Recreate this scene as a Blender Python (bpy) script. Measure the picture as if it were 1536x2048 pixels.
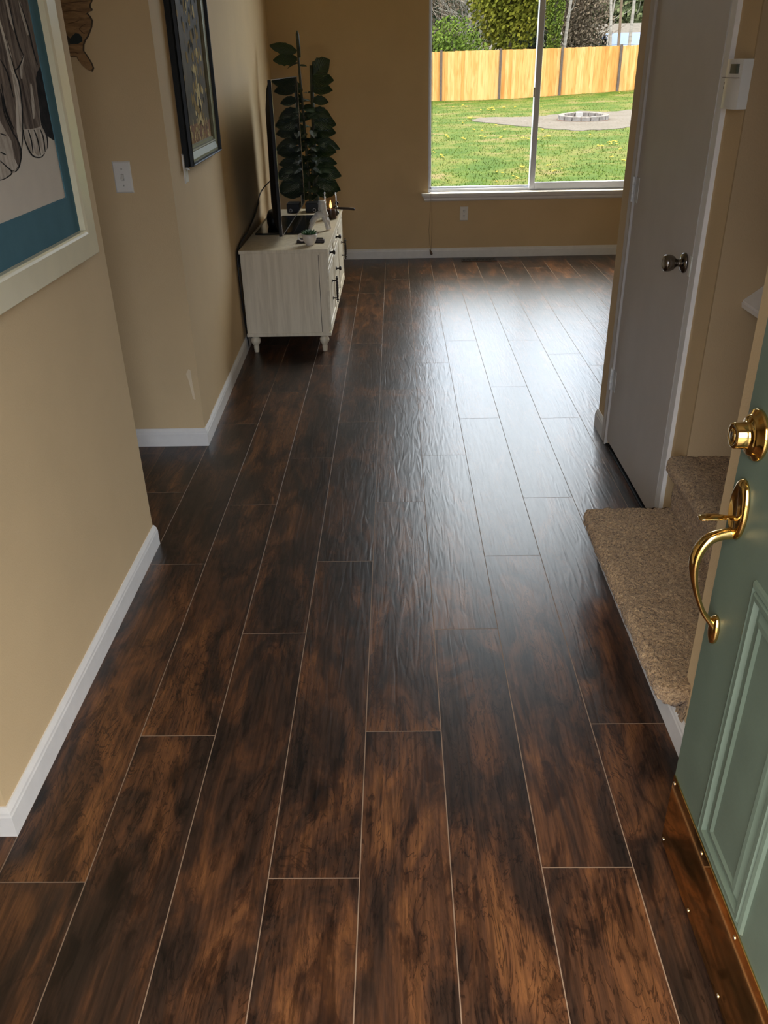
import bpy, bmesh, math, random
from mathutils import Vector, Matrix, noise as mnoise
PI = math.pi
random.seed(7)
for o in list(bpy.data.objects): bpy.data.objects.remove(o)
scn = bpy.context.scene
COL = scn.collection

# ------------------------------------------------------------------ camera
FPX = 1656.11
CF = Vector((-0.018819, 0.879224, -0.476037)); CR = Vector((0.999747, 0.010676, -0.019804)); CU = Vector((0.012329, 0.476289, 0.879202))
CAM = Vector((0, 0, 1.5))
cd = bpy.data.cameras.new('camera'); cam = bpy.data.objects.new('camera', cd); COL.objects.link(cam)
cd.sensor_fit = 'VERTICAL'; cd.sensor_height = 36.0; cd.sensor_width = 27.0; cd.lens = FPX / 2048 * 36; cd.clip_start = 0.02; cd.clip_end = 500
m = Matrix((CR, CU, -CF)).transposed().to_4x4(); m.translation = CAM; cam.matrix_world = m
scn.camera = cam

# ------------------------------------------------------------------ light and exposure
scn.view_settings.view_transform = 'Standard'; scn.view_settings.look = 'None'
scn.view_settings.gamma = 1.0; scn.view_settings.exposure = 0.30; scn.view_settings.use_curve_mapping = False
SKY = 7.6
w = bpy.data.worlds.new('sky'); scn.world = w; w.use_nodes = True
nt = w.node_tree; nt.nodes.clear()
tc = nt.nodes.new('ShaderNodeTexCoord'); sp = nt.nodes.new('ShaderNodeSeparateXYZ'); rp = nt.nodes.new('ShaderNodeValToRGB')
bg = nt.nodes.new('ShaderNodeBackground'); wo = nt.nodes.new('ShaderNodeOutputWorld')
nt.links.new(tc.outputs['Generated'], sp.inputs[0]); nt.links.new(sp.outputs[2], rp.inputs[0]); nt.links.new(rp.outputs[0], bg.inputs[0]); nt.links.new(bg.outputs[0], wo.inputs[0])
rp.color_ramp.elements[0].position = 0.0; rp.color_ramp.elements[0].color = (0.12, 0.11, 0.09, 1)
rp.color_ramp.elements[1].position = 0.02; rp.color_ramp.elements[1].color = (0.44, 0.52, 0.68, 1)
e = rp.color_ramp.elements.new(0.22); e.color = (0.54, 0.64, 0.82, 1)
e = rp.color_ramp.elements.new(0.45); e.color = (1.16, 1.21, 1.28, 1)
e = rp.color_ramp.elements.new(0.65); e.color = (1.22, 1.12, 0.98, 1)
e = rp.color_ramp.elements.new(1.0); e.color = (1.22, 1.10, 0.92, 1)
bg.inputs[1].default_value = SKY
def lamp(name, loc, size, power, color, rot=(0, 0, 0), size_y=None, portal=False, spread=PI):
    l = bpy.data.lights.new(name, 'AREA'); l.energy = power; l.color = color; l.size = size
    if size_y: l.shape = 'RECTANGLE'; l.size_y = size_y
    l.spread = spread
    if portal: l.cycles.is_portal = True
    o = bpy.data.objects.new(name, l); o.location = loc; o.rotation_euler = rot; COL.objects.link(o); return o
lamp('window_daylight', (1.15, 7.62, 1.975), 1.80, 10, (1, 1, 1), (-PI / 2, 0, 0), 2.93, portal=True)
lamp('doorway_daylight', (0.1, 0.02, 1.03), 0.95, 10, (1, 1, 1), (PI / 2, 0, 0), 2.06, portal=True)
WARM = (1.0, 0.80, 0.55)

# ------------------------------------------------------------------ helpers
def lin(v):
    v /= 255.0
    return v / 12.92 if v <= 0.04045 else ((v + 0.055) / 1.055) ** 2.4
def c8(r, g, b): return (lin(r), lin(g), lin(b), 1)
def ray(px, py): return (CF + CR * ((px - 768) / FPX) - CU * ((py - 1024) / FPX))
def on_x(px, py, X): d = ray(px, py); return CAM + d * (X / d.x)
def on_y(px, py, Y): d = ray(px, py); return CAM + d * (Y / d.y)
def on_z(px, py, Z): d = ray(px, py); return CAM + d * ((Z - 1.5) / d.z)

MATS = {}
def new_mat(name):
    m = bpy.data.materials.new(name); m.use_nodes = True; MATS[name] = m
    return m, m.node_tree, m.node_tree.nodes['Principled BSDF']
def nd(nt, t, **kw):
    n = nt.nodes.new(t)
    for k, v in kw.items():
        if k in ('i',):
            for a, b in v.items(): n.inputs[a].default_value = b
        else: setattr(n, k, v)
    return n
def ramp(nt, fac, stops, interp='LINEAR'):
    r = nt.nodes.new('ShaderNodeValToRGB'); r.color_ramp.interpolation = interp
    while len(r.color_ramp.elements) < len(stops): r.color_ramp.elements.new(0.5)
    for e, (p, c) in zip(r.color_ramp.elements, stops):
        e.position = p; e.color = c if len(c) == 4 else (*c, 1)
    nt.links.new(fac, r.inputs[0]); return r.outputs[0]
def mix(nt, a, b, fac, mode='MIX'):
    n = nt.nodes.new('ShaderNodeMix'); n.data_type = 'RGBA'; n.blend_type = mode
    for s, v in ((0, fac), (6, a), (7, b)):
        if isinstance(v, bpy.types.NodeSocket): nt.links.new(v, n.inputs[s])
        else: n.inputs[s].default_value = v
    return n.outputs[2]
def math_(nt, op, a, b=0.0):
    n = nt.nodes.new('ShaderNodeMath'); n.operation = op
    for s, v in ((0, a), (1, b)):
        if isinstance(v, bpy.types.NodeSocket): nt.links.new(v, n.inputs[s])
        else: n.inputs[s].default_value = v
    return n.outputs[0]
def noise_tex(nt, vec, scale, detail=4, rough=0.55, dist=0.0):
    n = nd(nt, 'ShaderNodeTexNoise', i={'Scale': scale, 'Detail': detail, 'Roughness': rough, 'Distortion': dist})
    if vec is not None: nt.links.new(vec, n.inputs['Vector'])
    return n.outputs[0]
def objvec(nt, scale=(1, 1, 1)):
    t = nd(nt, 'ShaderNodeTexCoord'); mp = nd(nt, 'ShaderNodeMapping'); mp.inputs['Scale'].default_value = scale
    nt.links.new(t.outputs['Object'], mp.inputs[0]); return mp.outputs[0]
def bump(nt, bsdf, h, strength, dist=0.01):
    b = nd(nt, 'ShaderNodeBump', i={'Strength': strength, 'Distance': dist}); nt.links.new(h, b.inputs['Height']); nt.links.new(b.outputs[0], bsdf.inputs['Normal'])
def mat(name, col, rough=0.5, metal=0.0, var=0.06, scale=12, bmp=0.0, bscale=80, spec=0.5, vscale=(1, 1, 1), coat=0.0):
    if name in MATS: return MATS[name]
    m, nt, b = new_mat(name)
    col = tuple(col[:3]) + (1,)
    v = objvec(nt, vscale)
    n = noise_tex(nt, v, scale, 4)
    lo = tuple(max(0, x * (1 - var)) for x in col[:3]) + (1,); hi = tuple(min(1, x * (1 + var)) for x in col[:3]) + (1,)
    nt.links.new(ramp(nt, n, [(0.35, lo), (0.65, hi)]), b.inputs['Base Color'])
    b.inputs['Roughness'].default_value = rough; b.inputs['Metallic'].default_value = metal
    b.inputs['Specular IOR Level'].default_value = spec; b.inputs['Coat Weight'].default_value = coat
    if bmp: bump(nt, b, noise_tex(nt, v, bscale, 3), bmp, 0.003)
    return m

def finish(bm, name, material, parent=None, smooth=False, loc=None):
    bmesh.ops.recalc_face_normals(bm, faces=bm.faces)
    me = bpy.data.meshes.new(name); bm.to_mesh(me); bm.free()
    for mm in (material if isinstance(material, (list, tuple)) else [material]): me.materials.append(mm)
    if smooth:
        for p in me.polygons: p.use_smooth = True
    o = bpy.data.objects.new(name, me); COL.objects.link(o)
    if loc: o.location = loc
    if parent: o.parent = parent
    return o
def box(bm, x0, x1, y0, y1, z0, z1, bev=0.0, seg=2):
    r = bmesh.ops.create_cube(bm, size=1.0)
    for v in r['verts']: v.co = Vector(((x0 + x1) / 2 + v.co.x * (x1 - x0), (y0 + y1) / 2 + v.co.y * (y1 - y0), (z0 + z1) / 2 + v.co.z * (z1 - z0)))
    if bev:
        es = list({e for v in r['verts'] for e in v.link_edges})
        bmesh.ops.bevel(bm, geom=es, offset=bev, segments=seg, affect='EDGES', profile=0.5)
def Box(name, dims, material, parent=None, bev=0.0, seg=2):
    bm = bmesh.new(); box(bm, *dims, bev=bev, seg=seg); return finish(bm, name, material, parent)
def lathe(bm, prof, n=24, M=None, closed_caps=True):
    """prof: list of (radius, height) around Z"""
    M = M or Matrix(); rings = []
    for r, h in prof:
        if r < 1e-6: rings.append([bm.verts.new(M @ Vector((0, 0, h)))])
        else: rings.append([bm.verts.new(M @ Vector((r * math.cos(2 * PI * i / n), r * math.sin(2 * PI * i / n), h))) for i in range(n)])
    for a, b in zip(rings, rings[1:]):
        for i in range(n):
            j = (i + 1) % n
            if len(a) == 1 and len(b) == 1: continue
            if len(a) == 1: bm.faces.new((a[0], b[i], b[j]))
            elif len(b) == 1: bm.faces.new((a[i], a[j], b[0]))
            else: bm.faces.new((a[i], a[j], b[j], b[i]))
    if closed_caps:
        for rg in (rings[0], rings[-1]):
            if len(rg) > 2: bm.faces.new(rg)
def sweep(bm, pts, radii, n=10, flat=None, caps=True):
    """tube along pts; radii float or list of (rx, ry)"""
    P = [Vector(p) for p in pts]; rings = []; up = Vector((0, 0, 1))
    t0 = (P[1] - P[0]).normalized()
    ref = flat or (Vector((0, 1, 0)) if abs(t0.y) < 0.9 else Vector((1, 0, 0)))
    for i, p in enumerate(P):
        t = (P[min(i + 1, len(P) - 1)] - P[max(i - 1, 0)]).normalized()
        a = (ref - t * ref.dot(t)).normalized(); b = t.cross(a)
        r = radii[i] if isinstance(radii, (list, tuple)) else radii
        rx, ry = r if isinstance(r, (list, tuple)) else (r, r)
        rings.append([bm.verts.new(p + a * (rx * math.cos(2 * PI * k / n)) + b * (ry * math.sin(2 * PI * k / n))) for k in range(n)])
        if flat is None: ref = a
    for A, B in zip(rings, rings[1:]):
        for k in range(n): bm.faces.new((A[k], A[(k + 1) % n], B[(k + 1) % n], B[k]))
    if caps: bm.faces.new(rings[0]); bm.faces.new(rings[-1])
def catmull(pts, n=6):
    P = [Vector(p) for p in pts]; out = []
    for i in range(len(P) - 1):
        p0 = P[max(i - 1, 0)]; p1 = P[i]; p2 = P[i + 1]; p3 = P[min(i + 2, len(P) - 1)]
        for k in range(n):
            t = k / n
            out.append(0.5 * ((2 * p1) + (p2 - p0) * t + (2 * p0 - 5 * p1 + 4 * p2 - p3) * t * t + (3 * p1 - p0 - 3 * p2 + p3) * t ** 3))
    out.append(P[-1]); return out
def rect_loft(bm, a0, a1, b0, b1, prof, axis='x', sign=1, base=0.0, cap=False):
    """nested rectangles: prof = [(inset, height)], plane normal along axis; a = horizontal, b = vertical"""
    rings = []
    for ins, h in prof:
        q = [(a0 + ins, b0 + ins), (a1 - ins, b0 + ins), (a1 - ins, b1 - ins), (a0 + ins, b1 - ins)]
        d = base + sign * h
        rings.append([bm.verts.new((d, p, z) if axis == 'x' else (p, d, z)) for p, z in q])
    for A, B in zip(rings, rings[1:]):
        for k in range(4): bm.faces.new((A[k], A[(k + 1) % 4], B[(k + 1) % 4], B[k]))
    if cap: bm.faces.new(rings[-1])
def prism(bm, pts, h):
    """extrude polygon (list of Vector) by vector h"""
    a = [bm.verts.new(p) for p in pts]; b = [bm.verts.new(Vector(p) + h) for p in pts]
    bm.faces.new(a); bm.faces.new(b[::-1])
    for i in range(len(a)): bm.faces.new((a[i], a[(i + 1) % len(a)], b[(i + 1) % len(a)], b[i]))
def tag(o, label, cat, group=None, kind=None):
    o['label'] = label; o['category'] = cat
    if group: o['group'] = group
    if kind: o['kind'] = kind
    return o
def thing(name, label, cat, loc=(0, 0, 0), rotz=0.0, group=None, kind=None):
    o = bpy.data.objects.new(name, None); COL.objects.link(o); o.empty_display_size = 0.05
    o.location = loc; o.rotation_euler = (0, 0, rotz); tag(o, label, cat, group, kind); return o
def S(o, label, cat='room'): return tag(o, label, cat, kind='structure')
def copy_tree(o, loc=None, label=None, rotz=None, scale=None):
    c = o.copy(); COL.objects.link(c)
    if loc is not None: c.location = loc
    if rotz is not None: c.rotation_euler = (c.rotation_euler[0], c.rotation_euler[1], rotz)
    if scale is not None: c.scale = scale
    if label: c['label'] = label
    for ch in list(o.children):
        d = ch.copy(); COL.objects.link(d); d.parent = c
        for g in list(ch.children):
            f = g.copy(); COL.objects.link(f); f.parent = d
    return c

def merge_into(root, target, names):
    """painted or carved surface pattern becomes part of its surface's own mesh"""
    kids = [c for c in root.children if c.name.split('.')[0] in names]; tg = [c for c in root.children if c.name.split('.')[0] == target][0]
    bm = bmesh.new(); bm.from_mesh(tg.data); mats = list(tg.data.materials)
    for k in kids:
        mm = k.data.materials[0]
        if mm not in mats: mats.append(mm)
        n0 = len(bm.faces); bm.from_mesh(k.data); bm.faces.ensure_lookup_table()
        for f in bm.faces[n0:]: f.material_index = mats.index(mm)
        bpy.data.objects.remove(k)
    for mm in mats[len(tg.data.materials):]: tg.data.materials.append(mm)
    bm.to_mesh(tg.data); bm.free()
# ------------------------------------------------------------------ materials
M_WALL = mat('beige_paint', (0.63, 0.46, 0.255), 0.75, var=0.03, scale=3, bmp=0.25, bscale=220, spec=0.3)
M_TRIM = mat('white_trim_paint', (0.77, 0.735, 0.68), 0.38, var=0.03, scale=20)
M_CEIL = mat('ceiling_paint', (0.78, 0.75, 0.68), 0.9, var=0.02, bmp=0.3, bscale=150)
M_GDOOR = mat('grey_white_door_paint', (0.54, 0.485, 0.425), 0.42, var=0.03, scale=6)
M_PLASTIC = mat('ivory_plastic', (0.74, 0.70, 0.62), 0.35, var=0.02)
M_DARK = mat('dark_slot', (0.01, 0.01, 0.01), 0.7)
M_BRASS = mat('polished_brass', (0.83, 0.56, 0.20), 0.10, metal=1.0, var=0.05, scale=30)
M_GREEN = mat('sage_green_door_paint', (0.108, 0.138, 0.098), 0.42, var=0.07, scale=8, bmp=0.12, bscale=60)
M_NICKEL = mat('dark_nickel', (0.22, 0.19, 0.16), 0.22, metal=1.0)
M_HINGE = mat('painted_hinge_metal', (0.60, 0.58, 0.54), 0.35, var=0.12, scale=60)
M_BLACK = mat('gloss_black', (0.006, 0.006, 0.007), 0.12)
M_MBLACK = mat('matt_black', (0.005, 0.005, 0.005), 0.45, spec=.3)

def floor_material():
    m, nt, b = new_mat('scraped_hickory_laminate')
    def uv(n): u = nd(nt, 'ShaderNodeUVMap'); u.uv_map = n; s = nd(nt, 'ShaderNodeSeparateXYZ'); nt.links.new(u.outputs[0], s.inputs[0]); return s.outputs
    L = uv('local'); R = uv('seed'); D = uv('dims')
    cv = nd(nt, 'ShaderNodeCombineXYZ')
    nt.links.new(math_(nt, 'ADD', L[0], math_(nt, 'MULTIPLY', R[0], 17.0)), cv.inputs[0]); nt.links.new(math_(nt, 'ADD', L[1], math_(nt, 'MULTIPLY', R[1], 31.0)), cv.inputs[1])
    nt.links.new(math_(nt, 'MULTIPLY', R[0], 5.0), cv.inputs[2])
    def mp(sx, sy):
        q = nd(nt, 'ShaderNodeMapping'); q.inputs['Scale'].default_value = (sx, sy, 1); nt.links.new(cv.outputs[0], q.inputs[0]); return q.outputs[0]
    blot = noise_tex(nt, mp(7.5, 2.2), 1.0, 6, 0.62, 1.2)
    blot = math_(nt, 'ADD', blot, math_(nt, 'MULTIPLY', math_(nt, 'SUBTRACT', R[1], 0.5), 0.10))
    col = ramp(nt, blot, [(0.32, (0.018, 0.0105, 0.0075)), (0.45, (0.036, 0.0180, 0.0110)), (0.54, (0.074, 0.031, 0.0145)), (0.63, (0.128, 0.052, 0.0200)), (0.76, (0.215, 0.090, 0.030))])
    grain = noise_tex(nt, mp(150, 7), 1.0, 3, 0.6, 0.4)
    col = mix(nt, col, ramp(nt, grain, [(0.38, (0.50, 0.50, 0.50)), (0.60, (1.12, 1.10, 1.08))]), 0.75, 'MULTIPLY')
    vein = noise_tex(nt, mp(17, 3.4), 1.0, 6, 0.58, 1.9)
    vf = math_(nt, 'FRACT', math_(nt, 'MULTIPLY', vein, 7.0))
    vd = math_(nt, 'ABSOLUTE', math_(nt, 'SUBTRACT', vf, 0.5))
    vm = ramp(nt, vd, [(0.03, (0.22, 0.20, 0.20)), (0.13, (1, 1, 1))])
    vsel = ramp(nt, noise_tex(nt, mp(5, 1.7), 1.0, 3), [(0.36, (0, 0, 0)), (0.50, (1, 1, 1))])
    sx = nd(nt, 'ShaderNodeSeparateColor'); nt.links.new(vsel, sx.inputs[0])
    col = mix(nt, col, vm, math_(nt, 'MULTIPLY', sx.outputs[0], 0.8), 'MULTIPLY')
    cb = noise_tex(nt, mp(15, 4.5), 1.0, 8, 0.66, 1.0)
    col = mix(nt, col, ramp(nt, cb, [(0.40, (0.36, 0.33, 0.33)), (0.47, (1, 1, 1)), (0.60, (1.0, 1.0, 1.0)), (0.68, (1.35, 1.28, 1.2))]), 0.85, 'MULTIPLY')
    vo = nd(nt, 'ShaderNodeTexVoronoi', i={'Scale': 1.0, 'Randomness': 1.0}); nt.links.new(mp(6.5, 2.6), vo.inputs['Vector'])
    kn = math_(nt, 'ADD', vo.outputs['Distance'], math_(nt, 'MULTIPLY', math_(nt, 'SUBTRACT', noise_tex(nt, mp(60, 22), 1.0, 3), 0.5), 0.16))
    col = mix(nt, col, ramp(nt, kn, [(0.10, (0.20, 0.19, 0.20)), (0.20, (1, 1, 1))]), 0.9, 'MULTIPLY')
    # worn chamfer along every plank edge
    ex = math_(nt, 'MINIMUM', L[0], math_(nt, 'SUBTRACT', D[0], L[0])); ey = math_(nt, 'MINIMUM', L[1], math_(nt, 'SUBTRACT', D[1], L[1]))
    ed = math_(nt, 'MINIMUM', ex, ey); seam = math_(nt, 'LESS_THAN', ed, 0.00115)
    col = mix(nt, col, (0.23, 0.155, 0.105, 1), seam)
    nt.links.new(col, b.inputs['Base Color'])
    rr = math_(nt, 'ADD', math_(nt, 'MULTIPLY', grain, 0.08), 0.285)
    nt.links.new(math_(nt, 'MAXIMUM', rr, math_(nt, 'MULTIPLY', seam, 0.8)), b.inputs['Roughness'])
    b.inputs['Specular IOR Level'].default_value = 0.46
    rip = noise_tex(nt, mp(46, 5), 1.0, 1, 0.4, 1.3); rip2 = noise_tex(nt, mp(10, 4), 1.0, 2)
    h = math_(nt, 'ADD', math_(nt, 'MULTIPLY', rip, 1.0), math_(nt, 'MULTIPLY', rip2, 0.8))
    h = math_(nt, 'SUBTRACT', h, math_(nt, 'MULTIPLY', seam, 0.8))
    bump(nt, b, h, 0.36, 0.0020)
    return m
M_FLOOR = floor_material()

def wood(name, base, dark, rough=0.5, sc=(30, 30, 2), bm_=0.15):
    m, nt, b = new_mat(name); v = objvec(nt, sc)
    n = noise_tex(nt, v, 1.0, 5, 0.6, 0.6)
    nt.links.new(ramp(nt, n, [(0.35, dark), (0.60, base)]), b.inputs['Base Color']); b.inputs['Roughness'].default_value = rough
    if bm_: bump(nt, b, n, bm_, 0.002)
    return m
M_CON = wood('whitewashed_wood', (0.74, 0.645, 0.47, 1), (0.62, 0.53, 0.37, 1), 0.5, (42, 42, 2.2), 0.05)
M_CONX = wood('whitewashed_wood_front', (0.74, 0.66, 0.50, 1), (0.62, 0.54, 0.39, 1), 0.45, (26, 4, 26), 0.05)

def carpet_material():
    m, nt, b = new_mat('tan_carpet'); v = objvec(nt)
    n = noise_tex(nt, v, 150, 3, 0.65, 1.0); n2 = noise_tex(nt, v, 9, 3)
    c = ramp(nt, n, [(0.34, (0.11, 0.060, 0.028)), (0.48, (0.38, 0.240, 0.120)), (0.66, (0.62, 0.425, 0.225))])
    c = mix(nt, c, ramp(nt, n2, [(0.3, (0.86, 0.84, 0.82)), (0.7, (1.08, 1.06, 1.04))]), 1.0, 'MULTIPLY')
    nt.links.new(c, b.inputs['Base Color']); b.inputs['Roughness'].default_value = 0.95; b.inputs['Sheen Weight'].default_value = 0.15
    bump(nt, b, n, 0.9, 0.007); return m
M_CARPET = carpet_material()

def glass_material(name, tint=(1, 1, 1, 1), base=0.03):
    m = bpy.data.materials.new(name); m.use_nodes = True; nt = m.node_tree; nt.nodes.clear(); MATS[name] = m
    t = nd(nt, 'ShaderNodeBsdfTransparent'); t.inputs[0].default_value = tint; g = nd(nt, 'ShaderNodeBsdfGlossy', i={'Roughness': 0.02})
    lw = nd(nt, 'ShaderNodeLayerWeight', i={'Blend': 0.12}); mx = nd(nt, 'ShaderNodeMixShader'); o = nd(nt, 'ShaderNodeOutputMaterial')
    ge = nd(nt, 'ShaderNodeNewGeometry'); nt.links.new(math_(nt, 'MULTIPLY', math_(nt, 'ADD', lw.outputs['Fresnel'], base), math_(nt, 'SUBTRACT', 1.0, ge.outputs['Backfacing'])), mx.inputs[0]); nt.links.new(t.outputs[0], mx.inputs[1]); nt.links.new(g.outputs[0], mx.inputs[2]); nt.links.new(mx.outputs[0], o.inputs[0])
    return m
M_GLASS = glass_material('window_glass', (0.97, 0.985, 0.975, 1), 0.01)
M_CGLASS = glass_material('clear_candle_glass', (0.95, 0.91, 0.87, 1), 0.02)

# ------------------------------------------------------------------ floor
PW, PX0, PL = 0.1921, -0.0932, 1.2585
PHASE = {-4: 1.153, -3: 1.583, -2: 2.012, -1: 1.160, 0: 1.593, 1: 2.025, 2: 1.184, 3: 1.615, 4: 1.173, 5: 2.150, 6: 1.940, 7: 1.534}
def build_floor():
    bm = bmesh.new(); ul = bm.loops.layers.uv.new('local'); us = bm.loops.layers.uv.new('seed'); ud = bm.loops.layers.uv.new('dims')
    rnd = random.Random(11)
    Y0, Y1, XA, XB = 0.12, 7.44, -3.2, 3.2
    for i in range(-18, 19):
        xa, xb = PX0 + i * PW, PX0 + (i + 1) * PW
        if xb < XA or xa > XB: continue
        ph = PHASE.get(i, rnd.uniform(1, 2.2)); y = ph - PL * 2
        while y < Y1:
            ya, yb = max(y, Y0), min(y + PL, Y1); s = (rnd.random(), rnd.random())
            if yb > ya:
                vs = [bm.verts.new(p) for p in ((xa, ya, 0), (xb, ya, 0), (xb, yb, 0), (xa, yb, 0))]
                f = bm.faces.new(vs)
                for l in f.loops:
                    l[ul].uv = (l.vert.co.x - xa, l.vert.co.y - y); l[us].uv = s; l[ud].uv = (PW, PL)
            y += PL
    me = bpy.data.meshes.new('floor'); bm.to_mesh(me); bm.free(); me.materials.append(M_FLOOR)
    o = bpy.data.objects.new('floor', me); COL.objects.link(o); return S(o, 'dark brown scraped wood plank floor running through entry and living room', 'floor')
build_floor()
S(Box('floor_underlay', (-3.2, 3.2, 0.12, 7.44, -0.12, -0.004), M_DARK), 'dark underlay slab beneath the wood planks', 'floor')

# ------------------------------------------------------------------ walls
H = 2.5
HL = 3.7
YB = 7.432
TWX = lambda y: -0.868 - 0.0280 * (y - 3.43)
TWA = math.atan(0.0280)
S(Box('wall_left', (-2.6, -0.873, 1.283, 2.54, 0, H), M_WALL), 'beige entry wall with the large framed drawing', 'wall')
S(Box('wall_hall', (-3.2, -0.868, 3.43, 3.55, 0, H), M_WALL), 'beige hall end wall with light switch and wooden ornament', 'wall')
bm = bmesh.new(); prism(bm, [Vector(p) for p in ((TWX(3.43), 3.4301, 0), (TWX(YB), YB, 0), (TWX(YB) - .13, YB, 0), (TWX(3.43) - .13, 3.4301, 0))], Vector((0, 0, HL)))
S(finish(bm, 'wall_living_left', M_WALL), 'beige living room side wall behind television and dark painting', 'wall')
WX0, WX1, WZ0, WZ1 = 0.273, 2.02, 0.532, 3.42
bm = bmesh.new()
box(bm, -1.2, WX0, YB, YB + .14, 0, HL); box(bm, WX1, 3.2, YB, YB + .14, 0, HL); box(bm, WX0, WX1, YB, YB + .14, 0, WZ0); box(bm, WX0, WX1, YB, YB + .14, WZ1, HL)
S(finish(bm, 'wall_back', M_WALL), 'tan living room back wall around the large window', 'wall')
# closet wall: faces the hall at x = 0.922
CX, CY0, CY1, DY0, DY1, DZ = 0.922, 2.425, 3.585, 2.640, 3.375, 2.04
bm = bmesh.new()
box(bm, CX, CX + .12, DY1 + .005, CY1, 0, H); box(bm, CX, CX + .12, DY0 - .02, DY1 + .02, DZ, H); box(bm, CX, CX + .12, CY0 + .0105, DY0 - .005, 0, H)
S(finish(bm, 'wall_closet', M_WALL), 'narrow tan wall carrying the grey closet door', 'wall')
S(Box('wall_stair_back', (CX, 3.2, CY0, CY0 + .010, 0, H), mat('shaded_brown_tan', (0.45, 0.315, 0.170), 0.75, var=.03, scale=3, bmp=.25, bscale=220, spec=.3)), 'brownish wall behind the carpeted stairs', 'wall')  # redder brown than other walls, with the open door's shade put into the colour
S(Box('wall_stair', (0.684, 3.2, 0.25, 1.565, 0, H), M_WALL), 'beige wall strip behind the open green door', 'wall')
S(Box('wall_right', (3.2, 3.32, 0.1, YB + .14, 0, HL), M_WALL), 'unlit right side wall of the house', 'wall')
S(Box('wall_far_left', (-3.32, -3.2, 0.1, 3.55, 0, H), M_WALL), 'far left wall at the end of the hall', 'wall')
S(Box('wall_closet_inner', (CX + .12, 3.2, 3.46, CY1, 0, H), M_WALL), 'wall between closet and living room', 'wall')
bm = bmesh.new(); box(bm, -3.2, -0.37, 0.10, 0.24, 0, H); box(bm, 0.585, 3.2, 0.10, 0.24, 0, H); box(bm, -0.37, 0.585, 0.10, 0.24, 2.08, H)
S(finish(bm, 'wall_front', M_WALL), 'front wall around the entry doorway', 'wall')
S(Box('ceiling', (-3.32, 3.32, .10, 3.60, H, H + .1), M_CEIL), 'plain off white ceiling over entry and hall', 'ceiling')
S(Box('ceiling_living', (-3.32, 3.32, 3.50, YB + .14, HL, HL + .1), M_CEIL), 'raised off white living room ceiling', 'ceiling')
S(Box('wall_soffit', (-3.32, 3.32, 3.48, 3.60, H, HL), M_WALL), 'wall band between hall and living room ceilings', 'wall')

# baseboards: profile swept along a line
def baseboard(name, p0, p1, nrm, label, h=0.082, t=0.012, ends=True, mtr=(0, 0)):
    """p0,p1 on wall face; nrm points into the room; mitre extends ends"""
    p0 = Vector((*p0, 0)); p1 = Vector((*p1, 0)); n = Vector((*nrm, 0)); d = (p1 - p0).normalized()
    prof = [(0, 0.0), (t, 0.0), (t, h * .70), (t * .86, h * .76), (t * .80, h * .84), (t * .50, h * .93), (t * .28, h), (0, h)]
    bm = bmesh.new(); A = [bm.verts.new(p0 + n * a - d * (a * mtr[0]) + Vector((0, 0, z))) for a, z in prof]; B = [bm.verts.new(p1 + n * a + d * (a * mtr[1]) + Vector((0, 0, z))) for a, z in prof]
    for i in range(len(prof)): j = (i + 1) % len(prof); bm.faces.new((A[i], A[j], B[j], B[i]))
    bm.faces.new(A); bm.faces.new(B)
    return S(finish(bm, name, M_TRIM), label, 'baseboard')
baseboard('baseboard_left', (-0.873, 1.283), (-0.873, 2.54), (1, 0), 'white baseboard under the large framed drawing', mtr=(1, 1))
baseboard('baseboard_left_near', (-2.6, 1.283), (-0.873, 1.283), (0, -1), 'short white baseboard turning left at the near wall corner', mtr=(0, 1))
baseboard('baseboard_left_far', (-0.873, 2.54), (-2.6, 2.54), (0, 1), 'white baseboard round the far end of the near wall', mtr=(1, 0))
baseboard('baseboard_hall', (-3.2, 3.43), (-0.868, 3.43), (0, -1), 'white baseboard under the light switch wall', mtr=(0, 1))
baseboard('baseboard_living_left', (-0.868, 3.43), (TWX(YB), YB), (1, 0.028), 'white baseboard running along the television wall', mtr=(1, -1))
baseboard('baseboard_back', (TWX(YB), YB), (3.2, YB), (0, -1), 'white baseboard under the large window')
baseboard('baseboard_closet', (CX, CY1), (CX, 3.44), (-1, 0), 'short grey white baseboard stub beyond the closet door', h=0.084, mtr=(1, 0))
baseboard('baseboard_closet_end', (3.2, CY1), (CX, CY1), (0, 1), 'baseboard round the closet wall corner', mtr=(0, 1))
baseboard('baseboard_stair', (0.684, 0.3), (0.684, 2.425), (-1, 0), 'long white baseboard below the carpeted first stair', h=0.085)

# ------------------------------------------------------------------ closet door (door_2) and casing
def casing(name, y0, y1, label):
    bm = bmesh.new(); w_ = y1 - y0
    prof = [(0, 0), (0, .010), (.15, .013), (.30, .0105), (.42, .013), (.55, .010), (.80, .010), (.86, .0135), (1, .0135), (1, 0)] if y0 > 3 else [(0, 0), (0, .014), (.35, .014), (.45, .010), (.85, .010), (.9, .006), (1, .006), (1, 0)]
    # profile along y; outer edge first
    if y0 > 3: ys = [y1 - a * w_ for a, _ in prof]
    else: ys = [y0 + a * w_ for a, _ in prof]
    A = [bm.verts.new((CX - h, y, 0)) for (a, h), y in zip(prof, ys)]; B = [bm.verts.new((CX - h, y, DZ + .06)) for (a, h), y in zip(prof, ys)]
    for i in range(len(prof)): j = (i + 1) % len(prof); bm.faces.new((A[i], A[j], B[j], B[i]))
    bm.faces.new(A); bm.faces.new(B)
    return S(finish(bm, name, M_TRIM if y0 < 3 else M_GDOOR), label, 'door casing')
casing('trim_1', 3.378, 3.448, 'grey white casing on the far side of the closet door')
casing('trim_2', 2.570, 2.632, 'white casing on the near side of the closet door')
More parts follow.
